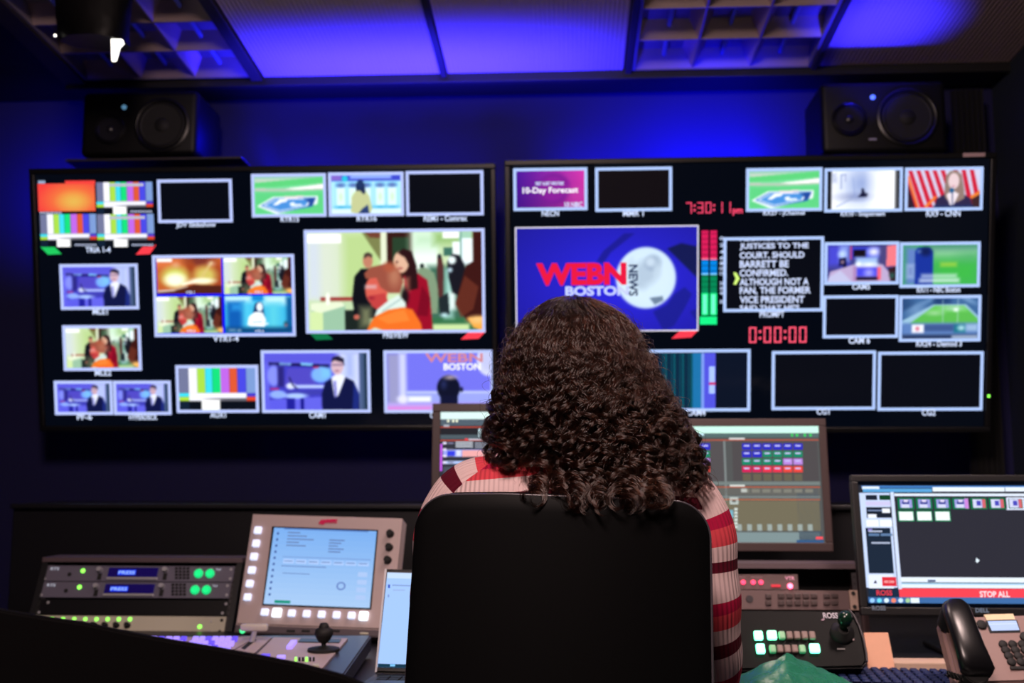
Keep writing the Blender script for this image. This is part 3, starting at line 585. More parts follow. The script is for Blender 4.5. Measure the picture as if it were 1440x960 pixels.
# ---------------------------------------------------------------- the two wall displays
def digits(P, st, x0, y0, x1, y1, col, slant=.06, wd=.17, lay=4):
    """seven segment read-out, cell by cell"""
    seg = {'0': 'abcdef', '1': 'bc', '3': 'abgcd', '7': 'abc', '2': 'abged'}
    a = P.F.rect(x0, y0, x1, y1); cells = [(.42 if ch == ':' else 1) for ch in st]; W = a[2] - a[0]; H = a[3] - a[1]; u = W / sum(cells); x = a[0]
    for ch, cw in zip(st, cells):
        if ch == ':':
            for f in (.3, .7):
                q = u * .12; P.lrect((x + .21 * u - q, a[1] + f * H - q, x + .21 * u + q, a[1] + f * H + q), col, lay)
        elif ch in seg:
            l, r_ = x + .12 * u, x + .88 * u; t = u * wd; m = a[1] + H / 2
            S = {'a': (l, a[3] - t, r_, a[3]), 'd': (l, a[1], r_, a[1] + t), 'g': (l, m - t / 2, r_, m + t / 2), 'f': (l, m, l + t, a[3]), 'e': (l, a[1], l + t, m), 'b': (r_ - t, m, r_, a[3]), 'c': (r_ - t, a[1], r_, m)}
            for k in seg[ch]:
                z = S[k]; g = t * .12; P.lrect((z[0] + g, z[1] + g, z[2] - g, z[3] - g), col, lay)
        x += u * cw
EMPTY = (4, 7, 16)
def feed(F, scr, f, label, cap=None, pic=None, extra=None, bg=EMPTY, t=4.2, fc=(178, 192, 244), nm='video_window'):
    P = Pic(F); x0, y0, x1, y1 = f
    P.rect(x0 + 1, y0 + 1, x1 - 1, y1 - 1, bg, 1)
    if pic: P.canvas(pic, x0 + t, y0 + t, x1 - t, y1 - t, 2)
    if t: P.frame(x0, y0, x1, y1, fc, t, 3)
    if cap: P.text(cap[0], *cap[1:], lay=5)
    if extra: extra(P)
    return P.build(nm, scr, label)
def display(name, F, corners, label, cat='display', bez=6):
    t = thing(name, label, cat, F)
    q = [F.px(*c) for c in corners]
    a = ((q[0][0] + q[3][0]) / 2, (q[2][1] + q[3][1]) / 2, (q[1][0] + q[2][0]) / 2, (q[0][1] + q[1][1]) / 2)
    return t, a
def wall_display(F, corners, label):
    t, a = display('wall_display', F, corners, label); e = .017
    b = B()
    b.box(a[0], -.012, a[1], a[2], .02, a[1] + e, M_SATIN, .003); b.box(a[0], -.012, a[3] - e, a[2], .02, a[3], M_SATIN, .003)
    b.box(a[0], -.012, a[1] + e, a[0] + e, .02, a[3] - e, M_SATIN, .003); b.box(a[2] - e, -.012, a[1] + e, a[2], .02, a[3] - e, M_SATIN, .003)
    b.build('bezel', t)
    B().box(a[0] + .01, .0, a[1] + .01, a[2] - .01, .05, a[3] - .01, M_BLACK, .01).build('back_shell', t)
    s = B(); s.box(a[0] + e - .002, -.001, a[1] + e - .002, a[2] - e + .002, .0, a[3] - e + .002, M_SCREEN); scr = s.build('screen', t)
    m = B(); cx_ = (a[0] + a[2]) / 2; cz = (a[1] + a[3]) / 2
    m.box(cx_ - .3, .05, cz - .2, cx_ + .3, .07, cz + .2, M_SATIN, .004)
    m.box(cx_ - .12, .06, cz - .12, cx_ - .06, .28, cz - .06, M_SATIN); m.box(cx_ + .06, .06, cz - .12, cx_ + .12, .28, cz - .06, M_SATIN); m.build('wall_bracket', t)
    return t, scr, a
LF = Frame(atY(372, 420, 3.30), -11.5, .6)
RF = Frame(atY(1052, 414, 3.21), -11.5)
t, scr, a = wall_display(LF, [(43, 238), (699, 229), (699, 605), (57, 605)], 'large wall display on the left showing colour bars and a woman in orange')
LS_LED = LF.px(700.5, 552)
o = B(); o.box(a[2] - .012, -.0135, LS_LED[1] - .004, a[2] - .004, -.011, LS_LED[1] + .004, M_LIME); o.build('power_light', t)
S = lambda *f, **k: feed(LF, scr, *f, **k)
def tria(P):
    P.canvas(bars(Cv(58, 34, (0, 0, 100, 60))), 136, 256, 215, 301); P.canvas(bars(Cv(58, 34, (0, 0, 100, 60))), 57, 301, 136, 347); P.canvas(bars(Cv(58, 34, (0, 0, 100, 60))), 137, 301, 217, 347)
    c = Cv(50, 28, (0, 0, 100, 60), (232, 62, 58)); c.ell(62, 36, 36, 26, (228, 150, 62), soft=22); c.ell(62, 40, 18, 14, (220, 175, 80), soft=14); P.canvas(c, 54, 258, 134, 297)
    P.rect(54, 254, 64, 258, (140, 160, 190), 2); P.rect(92, 254, 134, 259, (232, 62, 58), 2)
    for x in (146, 150): P.rect(x + 8, 258, 202, 262, (225, 225, 245), 3, k=.6); P.rect(x + 8, 304, 204, 308, (225, 225, 245), 3, k=.6)
    for i in range(10):
        for (bx, by) in ((57, 298), (184, 296), (106, 343), (186, 343)): P.rect(bx + i * 3.1, by, bx + i * 3.1 + 1.8, by + 2.5, (185, 195, 225), 4)
    P.quad([(57, 347), (76, 346), (87, 357), (68, 358)], (30, 190, 90)); P.quad([(201, 347), (220, 344), (211, 357), (191, 358)], (245, 60, 72))
    P.text('TRIA 1-4', 121, 347, 156, 355)
S((55, 255, 216, 347), 'four small pictures, one red and three with colour bars', extra=tria, t=0)
S((222, 252, 327, 313), 'empty window captioned JDV Slideshow', cap=('JDV Slideshow', 248, 312.5, 304, 321))
S((354, 244, 459, 305), 'window with a ball field, captioned RTR15', cap=('RTR15', 395, 304.5, 421, 312), pic=plate(70, 41))
S((462, 242, 568, 304), 'window with a forecaster at a chart', cap=('RTR16', 502, 303.5, 530, 311), pic=weather(84, 48))
S((571, 240, 680, 303), 'empty window captioned REM1 - Comrex', cap=('REM1 - Comrex', 596, 302.5, 657, 311))
S((85, 371, 195, 435), 'window with a suited presenter, captioned MLE1', cap=('MLE1', 131, 434, 152, 442), pic=studio(78, 45))
S((89, 457, 199, 521), 'window with a woman in orange, captioned MLE2', cap=('MLE2', 134, 520, 157, 528), pic=lobby(78, 45))
def quadfeed(P):
    P.rect(221, 363, 411, 469, (10, 20, 235), 2)
    P.canvas(fire(74, 42), 221, 363, 312, 413, 3); P.canvas(lobby(74, 42), 315, 362, 410, 413, 3); P.canvas(lobby(74, 42), 221, 417, 313, 468, 3); P.canvas(bluegirl(76, 44), 317, 416, 411, 468, 3)
    P.text('VTR 1', 262, 409, 274, 413, lay=5); P.text('VTR 2', 358, 409, 370, 413, lay=5); P.text('VTR 3', 263, 463.5, 275, 467.5, lay=5); P.text('VTR 4', 359, 463.5, 371, 467.5, lay=5)
S((216, 358, 415, 473), 'window split in four with a fire at its upper left', cap=('VTR1-4', 300, 472, 336, 480), extra=quadfeed)
def prev(P):
    P.quad([(436, 469), (459, 468), (468, 477), (445, 478)], (14, 110, 66)); P.quad([(659, 467), (684, 465), (673, 476), (648, 477)], (250, 62, 78))
S((429, 322, 682, 468), 'large preview window with a woman in orange', cap=('PREVIEW', 539, 466, 575, 475), pic=lobby(200, 112), extra=prev)
S((77, 535, 159, 583), 'window with a suited presenter, captioned PF-6', cap=('PF-6', 109, 582, 130, 590), pic=studio(60, 36))
S((160, 535, 241, 583), 'window with a suited presenter, captioned HYPERDECK', cap=('HYPERDECK', 182, 582.5, 222, 590), pic=studio(60, 36))
S((248, 513, 364, 580), 'window with colour bars, captioned AUX1', cap=('AUX1', 296, 579.5, 318, 587), pic=bars(Cv(90, 52, (0, 0, 100, 60))))
S((368, 492, 521, 580), 'window with a suited presenter, captioned CAM1', cap=('CAM1', 435, 579, 458, 587.5), pic=studio(120, 68))
def cam2(P):
    P.text('WEBN', 598, 496.5, 679, 509, (205, 130, 140), 3); P.text('BOSTON', 624, 510.5, 676, 520, (250, 250, 255), 3)
S((540, 492, 694, 580), 'window with a head seen from behind before a news logo', cap=('CAM2', 605, 579, 628, 587.5), pic=setback(120, 68), extra=cam2)

t, scr, a = wall_display(RF, [(712, 222), (1401, 218), (1390, 609), (711, 607)], 'large wall display on the right with prompter text, clock and news logo')
x, z = RF.px(1393, 556); z_ = z
o = B(); o.box(a[2] - .012, -.0135, z - .004, a[2] - .005, -.011, z + .004, M_LIME); o.build('power_light', t)
r_ = RF.rect(1352, 217, 1383, 223); o = B(); o.box(r_[0], -.0135, a[3] - .012, r_[2], -.0115, a[3] - .001, mat('pale_pink_label', (205, 175, 180), .6)); o.build('label_strip', t, label='small pale label')
S = lambda *f, **k: feed(RF, scr, *f, **k)
def fc(P):
    P.text('FIRST ALERT WEATHER', 753, 255.5, 793, 260.5, lay=4); P.text('10-Day Forecast', 735, 263, 813, 274, (250, 245, 255), 4); P.text('10 NBC', 794, 284, 819, 291, lay=4)
S((722, 236, 826, 296), 'magenta forecast window captioned NECN', cap=('NECN', 762, 296, 786, 304), pic=forecast(60, 34), extra=fc, fc=(170, 195, 245))
S((837, 235, 945, 297), 'empty window captioned MMR 1', cap=('MMR 1', 876, 296, 905, 304), fc=(170, 195, 245), bg=(14, 10, 14))
S((1049, 236, 1156, 297), 'window with a ball field, captioned RX27 - jChannel', cap=('RX27 - jChannel', 1073, 296.5, 1131, 304), pic=plate(70, 41), fc=(170, 195, 245))
S((1159, 236, 1269, 298), 'bright window captioned RX10 - Snapstream', cap=('RX10 - Snapstream', 1182, 297.5, 1244, 305.5), pic=alley(76, 44), fc=(170, 195, 245))
S((1272, 235, 1382, 296), 'window with a woman before striped flags', cap=('RX9 - CNN', 1302, 295.5, 1350, 304.5), pic=podium(84, 46), fc=(170, 195, 245))
def prog(P):
    P.text('WEBN', 754, 369.5, 881, 401, (222, 22, 62), 4, bold=.05); P.text('BOSTON', 795, 402, 884, 415.5, (190, 200, 250), 4, bold=.04)
    P.text('NEWS', 884, 372, 897, 416, (26, 44, 84), 5, rot=-1, bold=.03)
S((725, 318, 982, 466), 'large program window with a blue news logo and globe', pic=program(190, 110), extra=prog, t=1.6, fc=(230, 225, 240))
def meters(P):
    for x in (986.5, 998.5):
        P.rect(x, 324, x + 9.5, 363, (205, 26, 84), 2); P.rect(x, 363, x + 9.5, 365, (250, 110, 140), 2); P.rect(x, 365, x + 9.5, 384, (0, 125, 215), 2); P.rect(x, 384, x + 9.5, 386.5, (110, 190, 240), 2); P.rect(x, 387, x + 9.5, 412, (0, 128, 80), 2); P.rect(x, 412, x + 9.5, 443, (22, 232, 132), 2)
        P.rect(x + 2, 414, x + 7, 441, (110, 255, 200), 3)
        for k in range(11): P.rect(x, 328 + k * 7.5, x + 9.5, 328.7 + k * 7.5, (10, 12, 30), 3, k=.5)
    P.rect(984, 445, 1008, 456, (20, 232, 130), 2)
    for s_, y in zip('0 2 4 6 8 10 15 20 30 40 50'.split(), (335, 344.5, 354, 362.5, 370, 377.5, 384.5, 398, 405.5, 412, 424)): P.text(s_, 1012, y - 2.4, 1017.5, y + 2.4, (190, 205, 240), 4)
    P.quad([(955, 466), (983, 463), (972, 474), (944, 476)], (245, 58, 76))
S((985, 322, 1009, 457), 'pair of red, blue and green level meters', extra=meters, t=0, nm='level_meter')
def prompt(P):
    L = [('ADDITIONAL', 1040, 334, 1106, 338.5), ('JUSTICES TO THE', 1040, 341.5, 1137, 351.5), ('COURT, SHOULD', 1040, 354, 1131, 364.5), ('BARRETT BE', 1040, 366, 1109, 376), ('CONFIRMED.', 1040, 378.5, 1108, 388.5), ('ALTHOUGH NOT A', 1040, 391, 1137, 401), ('FAN, THE FORMER', 1040, 403, 1140, 414.5), ('VICE PRESIDENT', 1040, 416, 1131, 426), ('SAID THAT HE\'S', 1040, 428.5, 1124, 436)]
    for q in L: P.text(*q, col=(200, 212, 246), lay=2, bold=.03)
    P.quad([(1031, 383), (1035, 383), (1040, 391.5), (1035, 400), (1031, 400), (1034.5, 391.5)], (205, 240, 120), 3)
S((1017, 333, 1158, 438), 'prompter window with lines of white capital letters', cap=('PROMPT', 1068, 437, 1103, 446), extra=prompt, fc=(170, 195, 245))
S((1159, 340, 1264, 400), 'window with a blue studio floor, captioned CAM5', cap=('CAM5', 1198, 399, 1223, 407), pic=rink(74, 42), fc=(170, 195, 245))
S((1265, 340, 1378, 404), 'window with a blue mailbox on a lawn', cap=('RX11 - NBC Boston', 1289, 403, 1350, 411), pic=mailbox(78, 45), fc=(170, 195, 245))
S((1157, 415, 1263, 475), 'empty window captioned CAM 6', cap=('CAM 6', 1193, 474, 1223, 483), fc=(170, 195, 245))
S((1264, 415, 1379, 480), 'window with a football field', cap=('RX24 - Demod 3', 1288, 479, 1352, 487), pic=stadium(90, 50), fc=(170, 195, 245))
def cam4(P):
    P.rect(912, 496, 1051, 574, (6, 16, 34), 2); 
    for i in range(12): P.rect(927 + i * 4, 496, 929.6 + i * 4, 574, (8, 44 + 20 * (i % 3), 70 + 16 * (i % 3)), 3)
    P.rect(974, 496, 988, 574, (26, 110, 165), 3); P.rect(988, 496, 1006, 574, (78, 80, 215), 3); P.rect(997, 515, 1005, 553, (165, 190, 255), 4); P.rect(997, 537, 1006, 541, (190, 40, 110), 5); P.rect(986, 496, 990, 574, (120, 150, 230), 4)
S((908, 491, 1055, 578), 'window with a dark curtain, captioned CAM4', cap=('CAM4', 965, 575.5, 992, 584), extra=cam4, fc=(170, 195, 245))
S((1085, 493, 1231, 576), 'empty window captioned CG1', cap=('CG1', 1148, 574.5, 1166, 582.5), fc=(170, 195, 245))
S((1234, 494, 1382, 577), 'empty window captioned CG2', cap=('CG2', 1296, 575, 1315, 584), fc=(170, 195, 245))
P = Pic(RF); digits(P, '7:30:11', 963, 284, 1029, 300, (250, 74, 112)); P.build('clock_readout', scr, 'red clock digits'); P = Pic(RF); P.text('pm', 1030, 293.5, 1044, 303, (250, 74, 112), 4); P.build('clock_suffix', scr)
P = Pic(RF); digits(P, '0:00:00', 1051, 459, 1136, 482, (250, 84, 112), wd=.2); P.build('countdown_readout', scr, 'red countdown digits')
# ---------------------------------------------------------------- desk
DZ = .70
M_DESK = mat('black_laminate_desk', (17, 17, 21), .42, bump=.05, bscale=500)
t = thing('control_desk', 'long black control desk carrying the racks, panels and phone', 'desk', loc=(0, 2.4, 0))
B().box(-1.75, -.70, DZ - .04, 1.42, .62, DZ, M_DESK, .006).build('desktop', t)
for x in (-1.7, -.55, .55, 1.36): B().box(x, -.5, 0, x + .04, .58, DZ - .04, M_DESK, .003).build('desk_leg', t)
B().box(-1.72, .60, .1, 1.40, .62, DZ - .04, M_DESK).build('modesty_panel', t)
t = thing('console_riser', 'low black console riser behind the monitors, under the wall displays', 'console', loc=(0, 3.12, 0))
B().box(-1.65, 0, 0, 1.42, .02, .985, M_DESK, .004).build('front_panel', t); B().box(-1.65, -.02, .985, 1.42, .3, 1.0, M_DESK, .004).build('top_panel', t)
B().box(-1.65, .02, 0, -1.62, .28, .985, M_DESK).build('side_panel', t); B().box(1.39, .02, 0, 1.42, .28, .985, M_DESK).build('side_panel', t)

YX = lambda M: M
def led(parent, F, x, y, r, m, nm='indicator_light', d=.003, off=-.002):
    lx, lz = F.px(x, y, off); rr = abs(F.px(x + r, y, off)[0] - lx)
    return B().cyl((lx, off + .001, lz), (lx, off - d, lz), rr, m, rr * .8, 16).build(nm, parent, smooth=40)
# ---------------------------------------------------------------- left rack with its units
F1 = Frame(atY(190, 840, 2.70), 24)
def rack(F, x0, y0, x1, y1, label, trim, depth=.09):
    """sloping desktop rack: leaning front, flat base on the desk"""
    a = F.rect(x0, y0, x1, y1); t = thing('equipment_rack', label, 'rack', F); e = .014
    W = lambda y, z: (lambda p: (p.y, p.z))(F.M @ Vector((0, y, z)))
    ft, fb_ = W(-.010, a[3] + .004), W(-.010, a[1] - .006); base = DZ + .001; k = (ft[0] - fb_[0]) / (ft[1] - fb_[1])
    foot = (fb_[0] - k * (fb_[1] - base), base); prof = [foot, ft, (ft[0] + depth, ft[1]), (ft[0] + depth, base)]
    X = lambda x: (F.M @ Vector((x, 0, 0))).x
    for xa, xb in ((a[0] - e, a[0]), (a[2], a[2] + e)):
        B().prism(prof, X(xa), X(xb), trim[0], axis='x', M=F.I).build('side_panel', t)
    B().prism([(ft[0] - .004, ft[1]), (ft[0] - .002, ft[1] + .011), (ft[0] + depth, ft[1] + .011), (ft[0] + depth, ft[1])], X(a[0] - e), X(a[2] + e), trim[1], axis='x', M=F.I).build('top_panel', t)
    B().prism([(ft[0] + depth - .01, ft[1]), (ft[0] + depth, ft[1]), (ft[0] + depth, base), (ft[0] + depth - .01, base)], X(a[0]), X(a[2]), M_RUB, axis='x', M=F.I).build('back_panel', t)
    for xa in (a[0] + .0005, a[2] - .0125):
        q = B(); q.box(xa, .004, a[1] - .004, xa + .012, .008, a[3], M_DGREY)
        n = int((a[3] - a[1]) / .0148)
        for k in range(n): q.cyl((xa + .006, .0042, a[1] + k * .0148 + .005), (xa + .006, .0030, a[1] + k * .0148 + .005), .0022, M_RUB, seg=8)
        q.build('mounting_rail', t)
    return t, a
M_LIP = mat('pinkish_brown_rack_edge', (84, 68, 74), .6)
rack(F1, 57, 794, 327, 892, 'low black equipment rack at far left of the desk', (M_BLACK, M_LIP))
def screw(parent, F, x, y): led(parent, F, x, y, 2.4, M_SILVER, 'screw', .002)
def unit(F, x0, y0, x1, y1, m, name, label, cat, depth=.02, group=None):
    t = thing(name, label, cat, F, group=group); a = F.rect(x0, y0, x1, y1)
    B().box(a[0], -.003, a[1] + .0004, a[2], .001, a[3] - .0004, m, .0008).build('faceplate', t)
    if depth: B().box(a[0] + .02, .001, a[1] + .002, a[2] - .02, depth, a[3] - .002, M_DGREY).build('chassis', t)
    return t, a
M_ICOM = mat('slate_grey_faceplate', (104, 101, 118), .45)
def intercom(dx, y0, label, tx):
    """two-channel intercom unit; dx, y0 give its place in the rack"""
    t, a = unit(F1, 62 + dx, y0, 329 + dx, y0 + 22.5, M_ICOM, 'intercom_unit', label, 'intercom unit', group='intercom units in the left rack')
    yc = y0 + 11
    led(t, F1, 117 + dx, y0 + 7, 3.4, M_LIME, 'green_light'); led(t, F1, 98 + dx, y0 + 12, 3.2, M_RUB, 'headset_socket')
    for kx in (141, 233):
        led(t, F1, kx + dx, y0 + 6, 4.0, M_SILVER, 'volume_knob', .012); q = F1.rect(kx - 3 + dx, y0 + 11, kx + 2.5 + dx, y0 + 20); B().box(q[0], -.006, q[1], q[2], -.003, q[3], M_RUB, .001).build('rocker_switch', t)
    q = F1.rect(153 + dx, y0 + 3, 223 + dx, y0 + 16); d = B().box(q[0], -.005, q[1], q[2], -.0028, q[3], mat('indigo_display_glass', (14, 8, 52), .2, emit=.5, ecol=(28, 14, 96)), .001).build('text_display', t)
    P = Pic(F1); b = F1.rect(tx[0], y0 + 6.5, tx[1], y0 + 13.5); P.lay = 1
    P.lrect((b[0], b[1], b[2], b[3]), (30, 60, 235), 10); P.text('PRESS', tx[0] + 1, y0 + 8, tx[1] - 1, y0 + 12.5, (150, 185, 255), 12); P.build('display_text', d, 'glowing blue text block')
    q = F1.rect(151 + dx, y0 + 17, 222 + dx, y0 + 20.3); B().box(q[0], -.008, q[1], q[2], -.003, q[3], M_SILVER, .001).build('silver_bar', t)
    for i in range(4):
        for j in range(4):
            q = F1.rect(247 + dx + i * 5.4, y0 + 2.5 + j * 4.5, 251 + dx + i * 5.4, y0 + 5.6 + j * 4.5); B().box(q[0], -.0055, q[1], q[2], -.003, q[3], M_RUB, .0006).build('keypad_key', t)
    for kx in (280, 296):
        lx, lz = F1.px(kx + dx, y0 + 11.5); r = .0115
        o = B(); o.lathe([(r, -.001), (r, .004), (r * .8, .006), (r * .5, .006), (r * .48, .001)], mat('green_ring_light', (20, 190, 110), .4, emit=.9, ecol=(20, 225, 130)), Matrix.Translation((lx, -.003, lz)) @ Matrix.Rotation(R(90), 4, 'X'), 24)
        o.build('talk_button', t, smooth=40, label='glowing green ring button'); led(t, F1, kx + 2 + dx, y0 + 5.2, 1.8, M_SILVER, 'small_stud', .005)
    P = Pic(F1); P.text('RTS', 78 + dx - 6, y0 + 2.5, 78 + dx + 6, y0 + 6.5, (200, 200, 215), 6, k=.6); P.build('brand_mark', t); P = Pic(F1); P.text('TALK', 311 + dx - 7, y0 + 4, 311 + dx + 1, y0 + 7, (200, 200, 215), 6, k=.6); P.build('printed_marks', t)
    for p in ((64, 4), (63, 18), (325, 5), (324, 18)): screw(t, F1, p[0] + dx, y0 + p[1])
intercom(0, 795.5, 'upper of the two slate intercom units in the left rack', (167, 192))
intercom(-5, 818.5, 'lower of the two slate intercom units in the left rack', (156, 181))
t, a = unit(F1, 53, 843, 321, 865.5, M_SATIN, 'blank_rack_panel', 'plain black blank panel between the intercoms and the cream unit', 'rack panel', 0)
for p in ((68, 847), (55, 861), (318, 849), (313, 862)): screw(t, F1, *p)
t, a = unit(F1, 47, 866, 317, 892, M_CREAM, 'headphone_amplifier', 'cream rack unit with a row of green lights at the bottom of the left rack', 'amplifier')
for i in range(9):
    led(t, F1, 57.5 + 15.7 * i, 870.5, 2.9, M_LIME, 'green_light'); lx, lz = F1.px(55 + 15.7 * i, 880)
    B().cyl((lx, -.003, lz), (lx, -.018, lz), .0075, M_RUB, .006, 20, .001).build('level_knob', t, smooth=40)
led(t, F1, 281, 881, 3.2, M_LIME, 'power_light'); led(t, F1, 297, 874, 1.8, M_SILVER, 'small_stud'); led(t, F1, 294, 887, 1.8, M_SILVER, 'small_stud')
for p in ((312, 872), (309, 888)): led(t, F1, *p, 2.6, M_RUB, 'mounting_hole')

# ---------------------------------------------------------------- touch panel of the switcher
F2 = Frame(atY(450, 800, 2.56), 24, -9)
t = thing('touchscreen_panel', 'beige-grey control panel with a pale blue touchscreen and white lit keys', 'control panel', F2)
q = [F2.px(*p) for p in ((355, 722), (565, 728), (549, 886), (331, 878))]
B().prism(q, 0, .045, M_GREY, bev=.004).build('housing', t, smooth=40)
q2 = [F2.px(*p) for p in ((331, 878), (549, 886), (547, 896), (329, 889))]
B().prism(q2, .0, .05, mat('darker_grey_base_strip', (84, 74, 80), .5), bev=.002).build('base_strip', t)
P = Pic(F2); S4 = ((386, 742), (530, 747), (520, 855), (371, 849))
def q4(u, v):
    a, b, c, d = S4; return (a[0] * (1 - u) * (1 - v) + b[0] * u * (1 - v) + c[0] * u * v + d[0] * (1 - u) * v, a[1] * (1 - u) * (1 - v) + b[1] * u * (1 - v) + c[1] * u * v + d[1] * (1 - u) * v)
def pr(u0, v0, u1, v1, col, lay=2): P.quad([q4(u0, v0), q4(u1, v0), q4(u1, v1), q4(u0, v1)], col, lay)
M_BZ = B().prism([F2.px(*p) for p in ((383, 740), (532, 745), (522, 857), (369, 851))], -.001, .002, M_SATIN).build('screen_surround', t)
for j in range(14): pr(0, j / 14, 1, (j + 1) / 14, (118 + j * 3.2, 166 + j * 2.0, 226 + j * .4), 1)
for j in range(11): pr(.035, .06 + j * .08, .055, .09 + j * .08, (60, 84, 150))
for j in range(5): pr(.14, .05 + j * .042, .26 + .07 * ((j * 7) % 3), .065 + j * .042, (96, 116, 165)); pr(.55, .13 + j * .038, .70 - .03 * (j % 3), .145 + j * .038, (92, 112, 165))
pr(.12, .37, .97, .38, (110, 140, 200)); pr(.12, .49, .55, .5, (90, 112, 170)); pr(.14, .585, .4, .595, (100, 125, 180)); pr(.1, .945, .25, .985, (30, 140, 120)); pr(.1, 0, .92, .018, (84, 120, 185))
for i in range(7): pr(.14 + i * .12, .425, .22 + i * .12, .435, (90, 110, 165)); pr(.13 + i * .12, .4, .235 + i * .12, .46, (170, 196, 240), 1)
for i in range(18):
    an = 2 * math.pi * i / 18; u, v = .71 + .036 * math.cos(an), .73 + .045 * math.sin(an); pr(u - .008, v - .01, u + .008, v + .01, (104, 130, 190))
for j in range(4): pr(.86, .54 + j * .1, .95, .60 + j * .1, (165, 190, 232))
P.build('touchscreen', t, 'pale blue touchscreen')
P = Pic(F2); P.quad([(448, 736), (452, 731), (474, 730), (472, 733), (458, 735), (455, 738)], (190, 34, 70), 2, k=.7); P.text('ROSS', 460, 730, 475, 736, (190, 34, 70), 3, k=.7); P.build('red_logo', t)
def key(F, par, x, y, s, m, nm='lit_key', d=.008, sy=None):
    q = F.rect(x - s / 2, y - (sy or s) / 2, x + s / 2, y + (sy or s) / 2); return B().box(q[0], -d, q[1], q[2], .001, q[3], m, .002).build(nm, par)
for x, y in ((363.5, 746), (361, 764.5), (358, 783), (355, 802), (352, 821), (349, 840)): key(F2, t, x, y, 9.5, M_WHITE_LIT)
for i, x in enumerate((373, 390, 411, 432, 453, 474, 495, 512)): key(F2, t, x, 861 + i * .8, 12 if i in (1, 7) else 9.5, M_WHITE_HOT if i in (1, 7) else M_WHITE_LIT)
for x, y in ((549.5, 751), (548, 770), (546, 788)):
    lx, lz = F2.px(x, y); B().cyl((lx, 0, lz), (lx, -.014, lz), .0095, M_RUB, .008, 24, .0015).build('rotary_knob', t, smooth=40)
led(t, F2, 341, 886, 4, M_GREEN, 'green_light', off=-.001); key(F2, t, 512, 890.5, 12, M_CREAM, 'label_tab', .002, 3)
for x in (409, 430, 472): key(F2, t, x, 887, 12, M_RUB, 'slot', .001, 3.5)
B().box(q[3][0] + .03, .045, q[3][1] + .07, q[2][0] - .03, .10, q[3][1] + .11, M_DGREY, .004).build('rear_stand', t)

# ---------------------------------------------------------------- production switcher
SF = Frame((0, 2.40, DZ + .045), -1.2)                        # its top plate is local z = 0
def zp(x, y, off=0): return SF.pz(x, y, off)
t = thing('production_switcher', 'low production switcher with lavender lit keys, lever and joystick', 'switcher', SF)
pts = [zp(196, 893), zp(522, 893), zp(482, 950), zp(60, 950)]
B().prism(pts, -.034, 0, mat('blue_grey_switcher_body', (54, 56, 74), .35), axis='z', bev=.003).build('body', t)
pl = B()
pl.prism([zp(206, 898), zp(360, 898), zp(318, 922), zp(90, 945)], .0002, .004, M_GREY, axis='z')
pl.prism([zp(362, 898), zp(382, 898.5), zp(352, 926), zp(322, 922)], .0002, .004, M_GREY, axis='z')
pl.prism([zp(385, 898.5), zp(489, 900), zp(450, 946), zp(352, 932)], .0002, .004, M_GREY, axis='z')
pl.build('top_plate', t)
def zkey(x, y, w_, h_, m, nm='lit_key', sk=0):
    c = [zp(x - w_ / 2 + sk, y - h_ / 2), zp(x + w_ / 2 + sk, y - h_ / 2), zp(x + w_ / 2 - sk, y + h_ / 2), zp(x - w_ / 2 - sk, y + h_ / 2)]
    B().prism(c, .004, .010, m, axis='z').build(nm, t)
for j in range(3):
    for i in range(7): zkey(330 - i * 9.2 - j * 5, 903 + j * 6.4, 7.4, 4.2, M_LAV if (i + j) % 4 else M_VIO, sk=1)
for j in range(2):
    for i in range(5): zkey(258 - i * 10.5 - j * 6, 903 + j * 6.2, 8, 4, M_LAV if (i + j) % 3 else M_VIO, sk=1)
zkey(410, 911, 8, 9, M_LAV, sk=3.5); zkey(373, 928, 12, 3.4, M_VIO, sk=1); zkey(395, 930, 11, 4, M_LAV, sk=1)
for i in range(6): zkey(416 + i * 5, 932, 3, 1.6, M_LIME if i in (0, 3) else M_RUB, 'small_indicator')
zkey(444, 942, 9, 3, M_CREAM, 'small_key')
q = [zp(423, 901), zp(480, 902), zp(477, 907), zp(419, 906)]; B().prism(q, .003, .006, M_SATIN, axis='z').build('readout_strip', t)
q = [zp(354, 902), zp(361, 902), zp(344, 916), zp(339, 914)]; B().prism(q, .0035, .0045, M_RUB, axis='z').build('lever_slot', t)
b0 = Vector((*zp(354, 905), .004)); stick = B()
tp = SF.I @ atY(359, 884, (SF.M @ b0).y); stick.cyl(b0, tp, .006, M_SILVER, .005, 16); lv = stick.build('fader_lever', t, smooth=40)
hb = B(); hb.box(tp.x - .030, tp.y - .008, tp.z - .004, tp.x + .026, tp.y + .008, tp.z + .010, mat('pale_lever_handle', (196, 190, 176), .4), .004, 3); hb.build('lever_handle', lv, smooth=50)
# joystick
jc = zp(455, 918); t3 = B()
t3.lathe([(.031, .004), (.031, .009), (.024, .0105), (.012, .0105), (.009, .013)], M_RUB, Matrix.Translation((jc[0], jc[1], 0)), 36); js = t3.build('joystick_base', t, smooth=40)
t3 = B(); h = (SF.I @ atY(455, 875, (SF.M @ Vector((jc[0], jc[1], 0))).y)).z
t3.lathe([(.0045, .010), (.0045, .018), (.012, .024), (.017, .034), (.0185, h * .62), (.0165, h * .78), (.010, h * .84), (.0095, h * .9), (.007, h * .98), (.003, h)], M_RUB, Matrix.Translation((jc[0], jc[1], 0)), 32); t3.build('joystick_grip', js, smooth=50)

